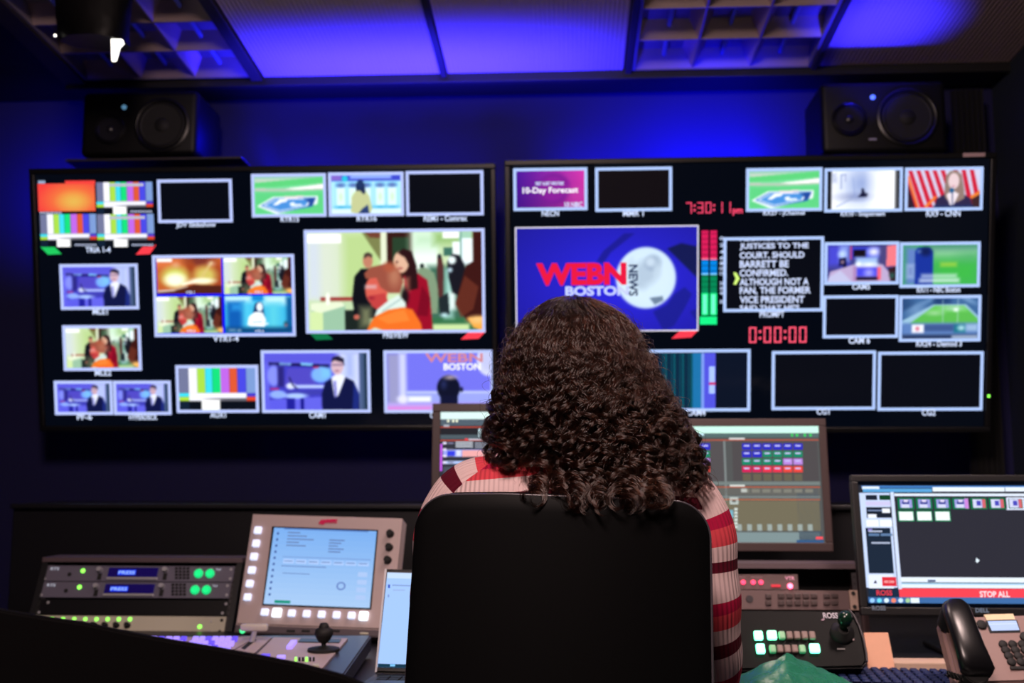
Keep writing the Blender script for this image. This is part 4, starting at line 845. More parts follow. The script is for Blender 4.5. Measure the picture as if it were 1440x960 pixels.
# ---------------------------------------------------------------- open laptop beside the chair
F3 = Frame(atY(545, 940, 1.93), 20, -4)
t = thing('laptop', 'open laptop with a pale blue screen, mostly hidden by the chair back', 'laptop', F3)
q = [F3.px(*p) for p in ((541, 799), (745, 805.5), (735, 951.5), (527, 946))]
ld = B().prism(q, 0, .008, M_SATIN, bev=.004).build('lid', t, smooth=40)
B().prism([F3.px(*p) for p in ((541.5, 799.5), (544, 800), (530, 945), (527.5, 945))], -.0015, .0, M_SILVER).build('lid_edge', ld)
P = Pic(F3); P.quad([(545, 805), (741, 810.5), (732, 943.5), (531, 938)], (158, 192, 244), 1); P.quad([(545, 805), (741, 810.5), (741, 818.5), (544.5, 813)], (190, 212, 246), 2); P.quad([(532, 933), (732, 938.5), (732, 943.5), (531.5, 938)], (16, 52, 72), 2)
P.quad([(546, 822), (549, 822), (549, 827), (546, 827)], (60, 90, 190), 3); P.quad([(552, 822), (580, 823), (580, 825), (552, 824)], (130, 155, 205), 3); P.quad([(553, 829), (570, 829), (570, 831), (553, 831)], (150, 175, 220), 3); P.quad([(545.5, 836), (548, 836), (548, 840), (545.5, 840)], (130, 155, 210), 3); P.quad([(549, 934), (556, 934), (556, 937), (549, 937)], (120, 190, 240), 3)
P.build('laptop_screen', ld)
w0 = F3.M @ Vector((q[3][0], 0, q[3][1])); w1 = F3.M @ Vector((q[2][0], 0, q[2][1])); bs = B()
bs.box(0, -.21, 0, (w1 - w0).length, .0, .014, M_SATIN, .004)
for j in range(5):
    for i in range(13): bs.box(.02 + i * .0205, -.03 - j * .02 - .016, .014, .037 + i * .0205, -.03 - j * .02, .0165, M_RUB)
bs.box(.10, -.205, .0138, .2, -.145, .0146, M_DGREY)
o = bs.build('keyboard_base', t); o.matrix_parent_inverse = Matrix(); o.matrix_local = F3.I @ (Matrix.Translation((w0.x, w0.y - .004, max(DZ + .002, w0.z - .014))) @ Matrix.Rotation(R(-4), 4, 'Z'))

# ---------------------------------------------------------------- two monitors behind the operator
def monitor(F, x0, y0, x1, y1, bz, label, frame_mat, name='computer_monitor', stand=True, paint=None, foot_y=0):
    t = thing(name, label, 'monitor', F); a = F.rect(x0, y0, x1, y1); s = abs(F.px(x0 + bz, y0)[0] - F.px(x0, y0)[0]); sb = s * 1.15
    p = B(); p.box(a[0], -.006, a[1], a[2], .012, a[1] + sb, frame_mat, .002); p.box(a[0], -.006, a[3] - s, a[2], .012, a[3], frame_mat, .002)
    p.box(a[0], -.006, a[1] + sb, a[0] + s, .012, a[3] - s, frame_mat, .002); p.box(a[2] - s, -.006, a[1] + sb, a[2], .012, a[3] - s, frame_mat, .002); p.build('bezel', t)
    B().box(a[0] + .004, .006, a[1] + .004, a[2] - .004, .04, a[3] - .004, M_BLACK, .01).build('back_shell', t)
    sc = B().box(a[0] + s - .001, -.001, a[1] + sb - .001, a[2] - s + .001, 0, a[3] - s + .001, M_SCREEN).build('screen', t)
    if paint: P = Pic(F); paint(P); P.build('screen_picture', sc)
    if stand:
        c = F.M @ Vector(((a[0] + a[2]) / 2, .05, (a[1] * .6 + a[3] * .4))); st = B(); h = c.z - DZ - foot_y
        st.box(-.03, -.012, -h, .03, .012, .05, M_BLACK, .004); o = st.build('stand_neck', t); o.matrix_local = F.I @ Matrix.Translation((c.x, c.y + .015, c.z))
        st = B(); st.box(-.12, -.11, 0, .12, .08, .012, M_BLACK, .008, 3); o = st.build('stand_foot', t); o.matrix_local = F.I @ Matrix.Translation((c.x, c.y, DZ + .001 + foot_y))
    return t, a
M_MBZ = mat('brown_black_monitor_bezel', (66, 50, 50), .5)
F4 = Frame(atY(745, 680, 2.86), 3)
def leftui(P):
    P.rect(618, 578, 866, 768, (46, 48, 58), 1); P.rect(618, 579, 866, 589, (214, 240, 236), 2); P.rect(618, 589, 866, 598, (78, 92, 104), 2)
    for x in (629, 636, 641): P.rect(x, 590, x + 3, 593.5, (235, 240, 210), 3)
    P.rect(619, 599.6, 866, 601, (190, 74, 52), 3); P.rect(624, 597, 632, 600, (160, 170, 180), 4); P.rect(619, 602, 866, 611, (34, 34, 40), 2); P.rect(619, 611, 866, 617, (74, 88, 96), 2); P.rect(619, 618.2, 866, 619.6, (190, 74, 52), 3); P.rect(654, 616.5, 658, 619, (240, 60, 70), 4); P.rect(659, 617, 700, 618.6, (205, 205, 220), 4); P.rect(673, 603, 690, 614, (205, 235, 245), 3)
    P.rect(619, 624, 622, 662, (190, 90, 225), 2)
    for j in range(4): P.rect(623, 621.5 + j * 9, 628, 624.5 + j * 9, (220, 215, 240), 3); P.rect(630, 622 + j * 9, 638, 624 + j * 9, (120, 120, 150), 3)
    for j in range(3): P.rect(641, 621 + j * 3, 665, 622.8 + j * 3, (190, 195, 205), 3); P.rect(668, 622 + j * 3, 700, 623.6 + j * 3, (150, 155, 170), 3)
    P.rect(623, 632, 700, 642, (150, 160, 230), 2); P.rect(629, 634, 640, 641, (50, 60, 220), 3); P.rect(642, 633, 648, 641, (210, 215, 240), 3); P.rect(650, 633, 700, 642, (232, 165, 165), 3); P.rect(623, 648, 700, 652, (170, 190, 235), 2); P.rect(623, 656, 700, 766, (70, 78, 90), 2)
monitor(F4, 607, 567, 872, 776, 11.5, 'monitor left of the woman with a grey list interface, mostly behind her hair', M_MBZ, paint=leftui)
F5 = Frame(atY(1020, 690, 2.80), 5.5)
def rightui(P):
    P.rect(880, 596, 1160, 768, (80, 82, 82), 1); P.rect(880, 599, 1153, 609, (200, 244, 228), 2); P.rect(880, 609, 1153, 615, (82, 104, 104), 2)
    for x in (1112, 1119, 1130, 1138): P.rect(x, 610, x + 3, 613.5, (50, 210, 90), 3)
    P.rect(978, 609.5, 990, 612.5, (190, 225, 235), 3); P.rect(880, 618, 1151, 619.5, (180, 82, 58), 3); P.rect(1025, 615.5, 1047, 618, (200, 205, 205), 4)
    P.rect(1019, 620, 1022, 746, (122, 130, 130), 2); P.rect(1030, 620, 1150, 676, (76, 72, 74), 2); P.rect(880, 620, 1018, 676, (80, 76, 78), 2)
    cols = [[(40, 40, 190)] * 6, [(40, 40, 190)] * 2 + [(12, 130, 98)] * 4, [(12, 130, 98)] * 4 + [(178, 130, 215)] * 2, [(205, 28, 84)] * 2 + [(226, 46, 74)] * 2 + [(228, 66, 58)] * 2]
    for j, row in enumerate(cols):
        for i, c in enumerate(row):
            x = 1043.5 + i * 14.4; y = 623.5 + j * 10.6; P.rect(x, y, x + 12.8, y + 8.6, c, 3); P.rect(x + 2.5, y + 2.2, x + 10, y + 4.2, (190, 190, 235), 4)
            x -= 130; P.rect(x, y, x + 12.8, y + 8.6, c, 3); P.rect(x + 2.5, y + 2.2, x + 10, y + 4.2, (190, 190, 235), 4)
    for i in range(6): P.rect(1044.5 + i * 14.4, 666, 1056 + i * 14.4, 676, (98, 92, 76), 3)
    P.rect(880, 677, 1153, 682, (112, 122, 120), 2); P.rect(880, 684, 1153, 685.4, (186, 90, 58), 3); P.rect(1026, 681.5, 1047, 684, (205, 210, 205), 4); P.rect(880, 686, 1153, 696, (96, 96, 92), 2)
    for i in range(7): P.rect(1042 + i * 15, 687.5, 1053 + i * 15, 692.5, (122, 122, 112), 3)
    P.rect(1042, 687, 1050, 692, (180, 185, 180), 4); P.rect(880, 697, 1153, 700, (116, 124, 122), 2); P.rect(880, 701.5, 1153, 703, (182, 104, 64), 3); P.rect(880, 704, 1153, 746, (110, 104, 84), 2)
    P.rect(1122, 686, 1153, 760, (66, 78, 90), 2)
    for i in range(10):
        x = 1011 - 3 + i * 14.2 if i > 1 else 1008 - 14 * (1 - i) - 2
        P.rect(x, 737, x + 6.5, 746, (150, 162, 158), 3)
    P.rect(1026, 699, 1038, 709, (180, 190, 186), 3); P.rect(1029, 703, 1035, 706, (90, 90, 86), 4)
    for i in range(6): P.rect(1032.5, 714 + i * 5, 1037, 717.5 + i * 5, (200, 210, 205), 3)
    P.rect(1026, 717, 1031, 728, (116, 170, 188), 3); P.rect(880, 748, 1153, 764, (122, 140, 142), 2); P.rect(1120, 759, 1158, 765, (44, 84, 128), 3); P.rect(1147, 754.5, 1157, 758, (240, 80, 88), 4)
monitor(F5, 875, 589, 1166, 775, 10.5, 'monitor right of the woman showing rows of blue, green and red keys', M_MBZ, paint=rightui)

# ---------------------------------------------------------------- monitor at the far right
F6 = Frame(atY(1330, 770, 2.40), 8)
def dell(P):
    bx = 1212
    def r(x0, y0, x1, y1, c, l=2): P.rect(x0, y0, x1, y1, c, l)
    r(1212, 682, 1560, 846, (36, 38, 48), 1); r(1211, 683, 1560, 686, (60, 120, 190)); r(1212, 684, 1236, 688, (225, 235, 250), 3); r(1213, 687, 1310, 692, (86, 158, 212), 3); r(1311, 685, 1412, 691, (228, 238, 250), 3); r(1413, 685, 1560, 691, (226, 236, 250), 3)
    r(1213, 693, 1256, 826, (196, 212, 246), 2); r(1217, 696, 1233, 703, (22, 32, 48), 3); r(1236, 696, 1252, 703, (10, 60, 34), 3); r(1217, 705, 1252, 711, (200, 196, 232), 3); r(1218, 713, 1253, 728, (20, 30, 44), 3); r(1240, 715, 1251, 721, (235, 240, 250), 4); r(1220, 723, 1232, 728, (235, 240, 250), 4); r(1220, 717, 1240, 718.5, (120, 140, 180), 4)
    r(1218, 731, 1235, 740, (238, 242, 252), 3); r(1237, 731, 1254, 740, (238, 242, 252), 3); r(1219, 742, 1254, 806, (24, 38, 56), 3); r(1220, 743, 1226, 747, (130, 120, 190), 4); r(1221, 746, 1240, 748, (180, 190, 215), 4); r(1221, 750, 1236, 753.5, (90, 120, 160), 4); r(1238, 750, 1254, 753.5, (90, 120, 160), 4); r(1225, 762, 1251, 764.5, (165, 175, 200), 4)
    r(1221, 808, 1256, 827, (225, 232, 250), 3); r(1240, 811, 1260, 824, (214, 42, 58), 4); P.text('RECORD', 1243, 816, 1257, 819.5, (245, 190, 190), 5); P.quad([(1228, 820), (1230.5, 815), (1233, 820)], (30, 40, 70), 4)
    r(1257, 692, 1262, 828, (205, 218, 246), 3); r(1257, 694, 1560, 697.5, (222, 232, 248), 3); r(1262, 699, 1560, 812, (42, 42, 52), 2)
    for i in range(10):
        x = 1262 + i * 25.6; r(x, 700, x + 23, 716, (0, 106, 66), 3); r(x + 3, 702, x + 20, 714, (150, 150, 214), 4)
        if i < 4: P.ell(x + 11, 707, 5, 5, (60, 66, 150), 5); r(x + 5, 709, x + 16, 714, (206, 208, 240), 6); r(x + 8, 702.5, x + 14, 706, (214, 205, 232), 6)
        else: r(x + 3, 702, x + 15, 714, (205, 208, 236), 5); r(x + 8, 704, x + 14, 711, (70, 70, 180), 6); r(x + 16, 702, x + 20.5, 714, (205, 96, 104), 6)
        if i == 3: r(x + 17, 701, x + 22, 715, (200, 130, 215), 7)
        if i == 6: r(x - 1, 699.5, x + 24, 701.5, (215, 222, 245), 7); r(x - 1, 715, x + 24, 717, (215, 222, 245), 7); r(x - 1, 700, x + 1.5, 717, (215, 222, 245), 7); r(x + 21.5, 700, x + 24, 717, (215, 222, 245), 7)
        if i < 3: r(x + .5, 718, x + 23, 733, (0, 130, 84), 3); r(x + 2, 719.5, x + 21.5, 731.5, (240, 246, 248), 4)
    P.quad([(1372, 784), (1377, 788), (1374, 791), (1371.5, 790)], (220, 235, 245), 4)
    r(1264, 812, 1560, 819, (226, 236, 248), 3); r(1304, 815, 1315, 818, (60, 80, 120), 4); r(1264, 820, 1560, 822, (150, 195, 225), 3); r(1264, 822, 1560, 827, (222, 234, 246), 3)
    r(1221, 827, 1264, 840, (22, 40, 62), 3); P.text('ROSS', 1232, 829.5, 1254, 837, (226, 60, 76), 5); r(1264, 827.5, 1560, 840, (236, 66, 80), 3); P.text('STOP ALL', 1377, 831, 1419, 839.5, (250, 225, 232), 5)
    r(1221, 840, 1560, 848.5, (60, 104, 160), 3)
    for i, c in enumerate(((150, 200, 250), (110, 215, 240), (215, 235, 245), (240, 130, 100), (200, 225, 250), (160, 200, 150))): P.ell(1226 + i * 10, 844, 3.4, 3.2, c, 5)
    r(1280, 840.5, 1292, 847.5, (225, 238, 250), 5)
t, a = monitor(F6, 1203, 668, 1590, 866, 9.5, 'wide black monitor at far right with a red STOP ALL bar', M_BLACK, paint=dell)
P = Pic(F6); P.text('ROSS', 1225, 851.5, 1244, 858, (150, 150, 165), 16, k=.5); P.build('brand_mark', t); P = Pic(F6); P.text('DELL', 1370, 855, 1389, 861, (150, 160, 180), 16, k=.5); P.build('printed_marks', t)
# ---------------------------------------------------------------- right rack, camera controller and small things
F9 = Frame(atY(1110, 830, 2.52), 12)
t, a9 = rack(F9, 905, 802, 1209, 888, 'equipment rack with pinkish edges right of the chair, holding red-lit units', (mat('brown_rack_side', (84, 66, 68), .5), M_LIP))
M_BRN = mat('brownish_grey_faceplate', (104, 84, 84), .5)
M_BKEY = mat('brown_grey_key', (70, 56, 56), .45)
t, a = unit(F9, 930, 807, 1122, 829, M_BRN, 'bus_panel', 'brownish half-width unit with a row of red lights, upper in the right rack', 'rack unit', .03)
for x in (1034, 1045, 1059, 1070): led(t, F9, x, 818.5, 3.6, M_RED, 'red_key_light', .006)
led(t, F9, 1111, 824, 4.2, mat('hot_red_light', (255, 190, 200), .4, emit=4, ecol=(255, 80, 120)), 'bright_red_light', .006)
q = F9.rect(1084, 822, 1097, 825.5); B().box(q[0], -.006, q[1], q[2], -.002, q[3], mat('dull_red_bar', (190, 50, 60), .4, emit=.7, ecol=(200, 40, 60))).build('red_bar', t)
P = Pic(F9); P.text('VTR', 1103.5, 810.5, 1117, 815.5, (235, 150, 170), 6); P.build('key_caption', t); P = Pic(F9); P.rect(1031, 811, 1047, 812.5, (150, 110, 110), 6, k=.7); P.rect(1056, 811, 1072, 812.5, (150, 110, 110), 6, k=.7); P.build('key_caption', t)
t, a = unit(F9, 909, 829.5, 1194, 857, M_BRN, 'button_panel', 'wide brownish button panel, lower in the right rack', 'rack unit', .03)

def key9(x, y, w_=8, h_=6.5, m=None): q = F9.rect(x - w_ / 2, y - h_ / 2, x + w_ / 2, y + h_ / 2); B().box(q[0], -.008, q[1], q[2], -.0025, q[3], m or M_BKEY, .0015).build('button', t)
for x in (1010, 1022, 1034, 1080):
    key9(x, 838.5); key9(x, 848)
for i in range(5):
    for j in (838, 848): key9(1098 + i * 11.5, j, 9, 7)
for j in (838, 848): key9(1162, j, 9, 6); key9(1173, j, 9, 6)
led(t, F9, 1034, 834, 3, M_RED, 'red_light', .009); led(t, F9, 1054, 842, 6, M_DGREY, 'oval_badge')
q = F9.rect(1194.5, 830, 1208, 858)
B().box(q[0], -.006, q[1], q[2], .003, q[3], mat('beige_rack_ear', (178, 152, 138), .5), .001).build('rack_ear', t)
for x, y in ((1200, 834), (1202, 853)): led(t, F9, x, y, 3.2, M_RUB, 'mounting_hole', off=-.006)

FA = Frame(atY(1110, 935, 2.02), 34)
t = thing('camera_controller', 'black camera controller with glowing green keys and a small joystick', 'controller', FA)
pts = [(960, 857), (1194, 858), (1201, 866), (1208, 880), (1214, 898), (1218, 918), (1219, 930), (1214, 938), (960, 944)]
B().prism([FA.px(*p) for p in pts], 0, .035, mat('glossy_black_controller_shell', (5, 6, 7), .5, spec=.12), bev=.004).build('housing', t, smooth=40)
rim = [FA.px(*p) for p in pts[1:8]]; B().tube([(p[0], -.001, p[1]) for p in rim], .0022, M_DGREY).build('side_rim', t, smooth=60)
def keyA(x, y, w_, h_, m, d=.009): q = FA.rect(x - w_ / 2, y - h_ / 2, x + w_ / 2, y + h_ / 2); B().box(q[0], -d, q[1], q[2], 0, q[3], m, .0025).build('key', t)
keyA(1066, 895, 12, 12, M_GKEY); keyA(1069, 913.5, 12, 13, M_GKEY); keyA(1085, 894.5, 13, 12, M_GKEY)
for i in range(5): keyA(1099 + i * 10.6, 895, 9, 11, M_GKEYD if i < 1 else M_KEY); 
for i in range(5): keyA(1086 + i * 10.4, 914, 9, 11, M_GKEYD if i in (0, 4) else M_KEY)
keyA(1145, 913, 14, 12, M_GKEY)
lx, lz = FA.px(1184, 890); MM = Matrix.Translation((lx, 0, lz)) @ Matrix.Rotation(R(90), 4, 'X')
jb = B().lathe([(.022, 0), (.022, .004), (.019, .008), (.014, .012), (.010, .016)], M_RUB, MM, 32).build('joystick_base', t, smooth=40)
B().lathe([(.006, .014), (.007, .022), (.012, .030), (.0135, .044), (.009, .052), (.002, .054)], mat('green_lit_dark_grip', (12, 40, 28), .2), MM @ Matrix.Rotation(R(-14), 4, 'X'), 24).build('joystick_grip', jb, smooth=50)  # dark grip, the green light on it mixed into its colour
P = Pic(FA); P.text('ROSS', 1157, 862, 1178, 870, (225, 195, 200), 3, k=.8); P.quad([(1156, 870.5), (1160, 870.5), (1158, 873), (1154, 873)], (200, 150, 160), 3, k=.7); P.build('brand_mark', t); P = Pic(FA); P.quad([(1197, 893), (1199, 893), (1201, 901), (1199, 901)], (220, 170, 165), 3, k=.6); P.build('side_mark', t); P = Pic(FA); P.rect(1177, 912, 1188, 914, (150, 130, 125), 3, k=.6); P.build('stick_mark', t); P = Pic(FA); P.text('F1', 1020, 878, 1027, 884, (90, 110, 130), 3, k=.4); P.build('printed_marks', t)
w_ = [FA.M @ Vector((FA.px(1160, 940)[0], 0, FA.px(1160, 940)[1]))][0]
B().box(FA.px(980, 930)[0], .035, FA.px(980, 930)[1], FA.px(1200, 930)[0], .055, FA.px(1200, 905)[1], M_RUB, .003).build('rear_foot', t)

# tan card, pale strip, cable, keyboard
FB = Frame(atY(1237, 935, 2.16), 20)
o = B().prism([FB.px(*p) for p in ((1215, 889), (1249, 889), (1259, 940), (1221, 940))], 0, .006, mat('tan_card', (232, 176, 146), .7, var=.12, bscale=60), bev=.001).build('tan_card'); o.matrix_world = FB.M
tag(o, 'tan card leaning behind the keyboard, right of the camera controller', 'card')
p0 = atZ(1252, 928, DZ + .018); p1 = atZ(1344, 930, DZ + .018)
o = B().box(p0.x, p0.y - .02, DZ + .001, p1.x, p0.y + .03, DZ + .018, mat('pale_beige_plastic', (196, 168, 148), .6, bump=.3, bscale=400), .003).build('beige_strip'); tag(o, 'pale beige flat strip lying behind the keyboard', 'strip')
c = [atY(1296, 884, 2.34), atY(1300, 893, 2.33), atY(1304, 901, 2.31), atY(1308, 905, 2.30), atY(1312, 900, 2.28)]; low = min(p.z for p in c) - .004
FK = Frame((0, 0, DZ + .024), -1.5)
t = thing('keyboard', 'dark computer keyboard on the desk in front of the tan card', 'keyboard', Frame((atZ(1272, 945, DZ + .02).x, atZ(1265, 945, DZ + .02).y, DZ + .001), 0, -6))
M_KB = mat('blue_lit_black_keyboard', (18, 26, 52), .55, spec=.2); M_KC = mat('blue_lit_black_keycap', (24, 38, 80), .6, spec=.2)  # black plastic, with the blue light on it put into the base colours
kb = B(); kb.box(-.15, -.13, 0, .108, .038, .016, M_KB, .004); kb.build('keyboard_body', t, smooth=40)
for j in range(6):
    for i in range(14):
        x = -.144 + i * .0176; y = .018 - j * .024 - (.006 if j else 0); B().box(x, y, .0165, x + .0148, y + .017, .022, M_KC, .003, 1).build('keycap', t)
# crumpled plastic bag
def bag_mat():
    m = mat('thin_green_plastic_film', (44, 140, 108), .34, spec=.8, trans=0, alpha=.55, bump=.9, bscale=55); return m
FC = atZ(1125, 950, DZ + .06)
bm = bmesh.new(); nx, ny = 44, 26; grid = []
kn = [Vector((random.uniform(-1, 1), random.uniform(-1, 1), 0)).normalized() for _ in range(9)]; kp = [random.uniform(0, 6) for _ in range(9)]
def bz(u, v):
    h = .076 * max(0, 1 - abs(u + .02) / .16) ** .8 * max(0, 1 - abs(v) / .12) ** .6
    w = sum(abs(math.sin((k.x * u + k.y * v) * (38 + 12 * i) + kp[i])) for i, k in enumerate(kn)) / 9
    w += .35 * abs(math.sin(u * 83 + v * 51)) * abs(math.sin(v * 97 - u * 29))
    return .004 + h + .013 * w * (.5 + min(1, h * 12))
for j in range(ny + 1):
    r = []
    for i in range(nx + 1):
        u = -.17 + .36 * i / nx; v = -.12 + .22 * j / ny; r.append(bm.verts.new((u + .01 * math.sin(v * 40), v + .012 * math.sin(u * 31), bz(u, v))))
    grid.append(r)
for j in range(ny):
    for i in range(nx): bm.faces.new((grid[j][i], grid[j][i + 1], grid[j + 1][i + 1], grid[j + 1][i]))
bb = B(); bb._merge(bm, bag_mat()); o = bb.build('plastic_bag', smooth=28); o.location = (FC.x - .0, FC.y - .0, DZ + .001)
tag(o, 'crumpled thin plastic bag lit green in front of the camera controller', 'bag')
sm = o.modifiers.new('film', 'SOLIDIFY'); sm.thickness = .0006
# desk phone
FP = Frame(atY(1400, 955, 1.93), 42, 4)
t = thing('desk_phone', 'brownish grey office desk phone with a pale display at lower right', 'telephone', FP)
M_PH = mat('brown_grey_phone_plastic', (138, 112, 108), .42, bump=.05, bscale=800)
def phq(pts, d0, d1, m, nm, par=None, bev=.003): return B().prism([FP.px(*p) for p in pts], d0, d1, m, bev=bev).build(nm, par or t, smooth=40)
phq([(1322, 872), (1371, 865), (1520, 860), (1560, 958), (1345, 962)], 0, .03, M_PH, 'phone_body', bev=.006)
phq([(1383, 865), (1424, 864), (1427, 872), (1387, 873)], -.003, .001, mat('cream_phone_label', (226, 206, 170), .6), 'paper_label', bev=0)
P = Pic(FP); P.quad([(1388, 874.5), (1428, 873.5), (1433, 887), (1394, 888)], (190, 205, 246), 4); P.quad([(1389, 878.5), (1429.5, 877.5), (1429.8, 878.3), (1389.4, 879.3)], (215, 224, 250), 5); P.build('phone_display', t, 'pale lit display')
phq([(1386, 873), (1430, 872), (1435, 889), (1392, 890)], -.0012, .001, M_RUB, 'display_surround', bev=0)
for j in range(4):
    for i in range(5):
        lx, lz = FP.px(1410 + i * 13.6 + j * 4, 906.5 + j * 8.2)
        B().lathe([(.0075, 0), (.0075, .004), (.005, .0058)], M_RUB, Matrix.Translation((lx, .0, lz)) @ Matrix.Rotation(R(90), 4, 'X'), 20).build('phone_key', t, smooth=40)
for x, y in ((1380, 879), (1441, 896)):
    lx, lz = FP.px(x, y); B().lathe([(.009, 0), (.009, .004), (.006, .006)], M_RUB, Matrix.Translation((lx, 0, lz)) @ Matrix.Rotation(R(90), 4, 'X'), 20).build('round_key', t, smooth=40)
lz0 = FP.px(1420, 940); B().box(lz0[0], -.004, lz0[1] - .003, lz0[0] + .03, 0, lz0[1] + .003, M_RUB, .001).build('long_key', t)
# handset: section swept along the cradle
ctr = [(1342, 846, .050, .020), (1344, 853, .055, .0235), (1348, 866, .058, .0245), (1355, 885, .060, .0245), (1362, 905, .058, .0250), (1369, 925, .054, .0270), (1375, 942, .046, .0285), (1378, 950, .040, .0260)]
bm = bmesh.new(); rings = []; n = 20
for k, (x, y, d, rx) in enumerate(ctr):
    lx, lz = FP.px(x, y, -d); ring = []
    for i in range(n):
        an = 2 * math.pi * i / n; cxx = math.copysign(abs(math.cos(an)) ** .7, math.cos(an)); sxx = math.copysign(abs(math.sin(an)) ** .7, math.sin(an))
        ring.append(bm.verts.new((lx + rx * cxx * (.75 if k in (0, 7) else 1), -d + .5 * rx * sxx, lz)))
    rings.append(ring)
for a_, c_ in zip(rings, rings[1:]):
    for i in range(n): bm.faces.new((a_[i], a_[(i + 1) % n], c_[(i + 1) % n], c_[i]))
bm.faces.new(rings[0]); bm.faces.new(rings[-1][::-1]); bmesh.ops.recalc_face_normals(bm, faces=bm.faces)
hb = B(); hb._merge(bm, mat('glossy_black_handset', (12, 12, 15), .3)); hs = hb.build('handset', t, smooth=50, label='glossy black handset')
for k, nm in ((1, 'earpiece'), (6, 'mouthpiece')):
    x, y, d, rx = ctr[k]; lx, lz = FP.px(x, y, -d); e = B().cyl((lx, -d + .3 * rx, lz), (lx, .001, lz), .021, M_RUB, .017, 24, .002); e.build(nm, hs, smooth=40)
cp = []
for k in range(120):
    s = k / 119; an = s * 44 * math.pi; x = FP.px(1376, 950, -.02)[0] - .05 * s; z = FP.px(1376, 950, -.02)[1] - .012 + .02 * s * s
    cp.append((x + .0 * s, -.028 + .012 * s + .005 * math.cos(an), z + .005 * math.sin(an)))
B().tube(cp, .0014, M_RUB, 6).build('coiled_cord', t, smooth=60)
B().box(FP.px(1372, 900)[0] + .02, .03, FP.px(1400, 930)[1], FP.px(1500, 900)[0], .07, FP.px(1400, 890)[1], M_RUB, .004).build('phone_stand', t)

# ---------------------------------------------------------------- foreground divider
FD = Frame(atY(200, 930, 1.02), 0, 0)
ed = [(-120, 838), (-40, 848), (0, 858), (60, 868), (120, 877), (180, 890), (240, 901), (300, 911), (360, 922), (420, 934), (480, 950), (540, 975), (600, 1010)]
pts = [FD.px(*p) for p in ed]; zb = -FD.M.translation.z
b = B().prism(pts + [(pts[-1][0], zb), (pts[0][0], zb)], 0, .012, mat('dark_matt_vinyl', (4, 3, 4), .9, spec=.1, bump=.1, bscale=400), bev=.002)
o = b.build('console_divider', smooth=30); o.matrix_world = FD.M; tag(o, 'dark low divider with a sloping top edge across the bottom left foreground', 'divider')

# ---------------------------------------------------------------- operator's chair
FH = Frame(atY(790, 800, 1.34), 2, 0)
t = thing('office_chair', 'black high-backed office chair the woman sits in', 'chair', FH)
def shell(L, Rr, T, zlo, rad, th, bend, m, name, y0, parent, up=0.0, grow=0.0):
    """curved back shell: L, R give the side edges at top and bottom, T the top edge"""
    nx, nz = 56, 40; bm = bmesh.new(); lay = []
    for side in (0, 1):
        g = []
        for j in range(nz + 1):
            v = j / nz; row = []
            for i in range(nx + 1):
                s = .5 - .5 * math.cos(math.pi * i / nx)
                zt = T(s) + up; W = (Rr(1) - L(1)) + 2 * grow; e = min(s, 1 - s) * W
                if e < rad: zt -= rad - math.sqrt(max(0, rad * rad - (rad - e) ** 2))
                z = zlo + (zt - zlo) * v; f = (z - zlo) / (T(.5) - zlo); xl = L(f) - grow; xr = Rr(f) + grow; x = xl + (xr - xl) * s
                edge = min(1, min(e, (zt - z)) / .02 + .02) if True else 1
                puff = th * (.35 + .65 * math.sqrt(max(0, 1 - (1 - min(1, edge)) ** 2)))
                xm = (xl + xr) / 2
                y = y0 + bend * ((x - xm) ** 2) + (puff / 2 if side else -puff / 2)
                row.append(bm.verts.new((x, y, z)))
            g.append(row)
        lay.append(g)
    for j in range(nz):
        for i in range(nx):
            a, b_ = lay; bm.faces.new((a[j][i], a[j][i + 1], a[j + 1][i + 1], a[j + 1][i])); bm.faces.new((b_[j][i], b_[j + 1][i], b_[j + 1][i + 1], b_[j][i + 1]))
    a, b_ = lay
    for i in range(nx):
        for j in (0, nz): bm.faces.new((a[j][i], b_[j][i], b_[j][i + 1], a[j][i + 1]))
    for j in range(nz):
        for i in (0, nx): bm.faces.new((a[j][i], a[j + 1][i], b_[j + 1][i], b_[j][i]))
    bmesh.ops.recalc_face_normals(bm, faces=bm.faces); q = B(); q._merge(bm, m); return q.build(name, parent, smooth=50)
pl_ = lambda x, y: FH.px(x, y)
xl1, xl0 = pl_(580, 740)[0], pl_(556, 960)[0]; xr1, xr0 = pl_(1003, 740)[0], pl_(1004, 960)[0]
zT = lambda s: np.interp(s, [0, .3, .6, 1], [pl_(580, 696)[1], pl_(707, 695)[1], pl_(834, 700)[1], pl_(1003, 707)[1]])
zlo = pl_(800, 960)[1] - .16
M_FAB = mat('black_woven_upholstery', (3, 3, 4), .9, spec=.1, bump=.35, bscale=900)
shell(lambda f: xl0 + (xl1 - xl0) * f, lambda f: xr0 + (xr1 - xr0) * f, zT, zlo, .045, .018, 1.0, mat('satin_black_shell', (4, 4, 5), .6, spec=.12), 'back_shell', 0, t)
pp = []
for i in range(81):
    s0 = .5 - .5 * math.cos(math.pi * i / 80); W0 = xr1 - xl1; e0 = min(s0, 1 - s0) * W0; z0 = zT(s0) - (.045 - math.sqrt(max(0, .045 ** 2 - (.045 - min(e0, .045)) ** 2))); x0 = xl1 + W0 * s0
    if i == 0: pp += [(xl0 + (xl1 - xl0) * f - .0005, zlo + (z0 - zlo) * f) for f in (.3, .5, .7, .85)]
    pp.append((x0, z0 + .0005))
    if i == 80: pp += [(xr0 + (xr1 - xr0) * f + .0005, zlo + (z0 - zlo) * f) for f in (.85, .7, .5, .3)]
B().tube([(p[0], -.003 + (p[0] - (xl1 + xr1) / 2) ** 2, p[1]) for p in pp], .0016, mat('rim_highlight_gloss', (70, 66, 72), .25), 8).build('rim_highlight_tube', t, smooth=60)  # added tube standing in for the lit line along the shell's rim
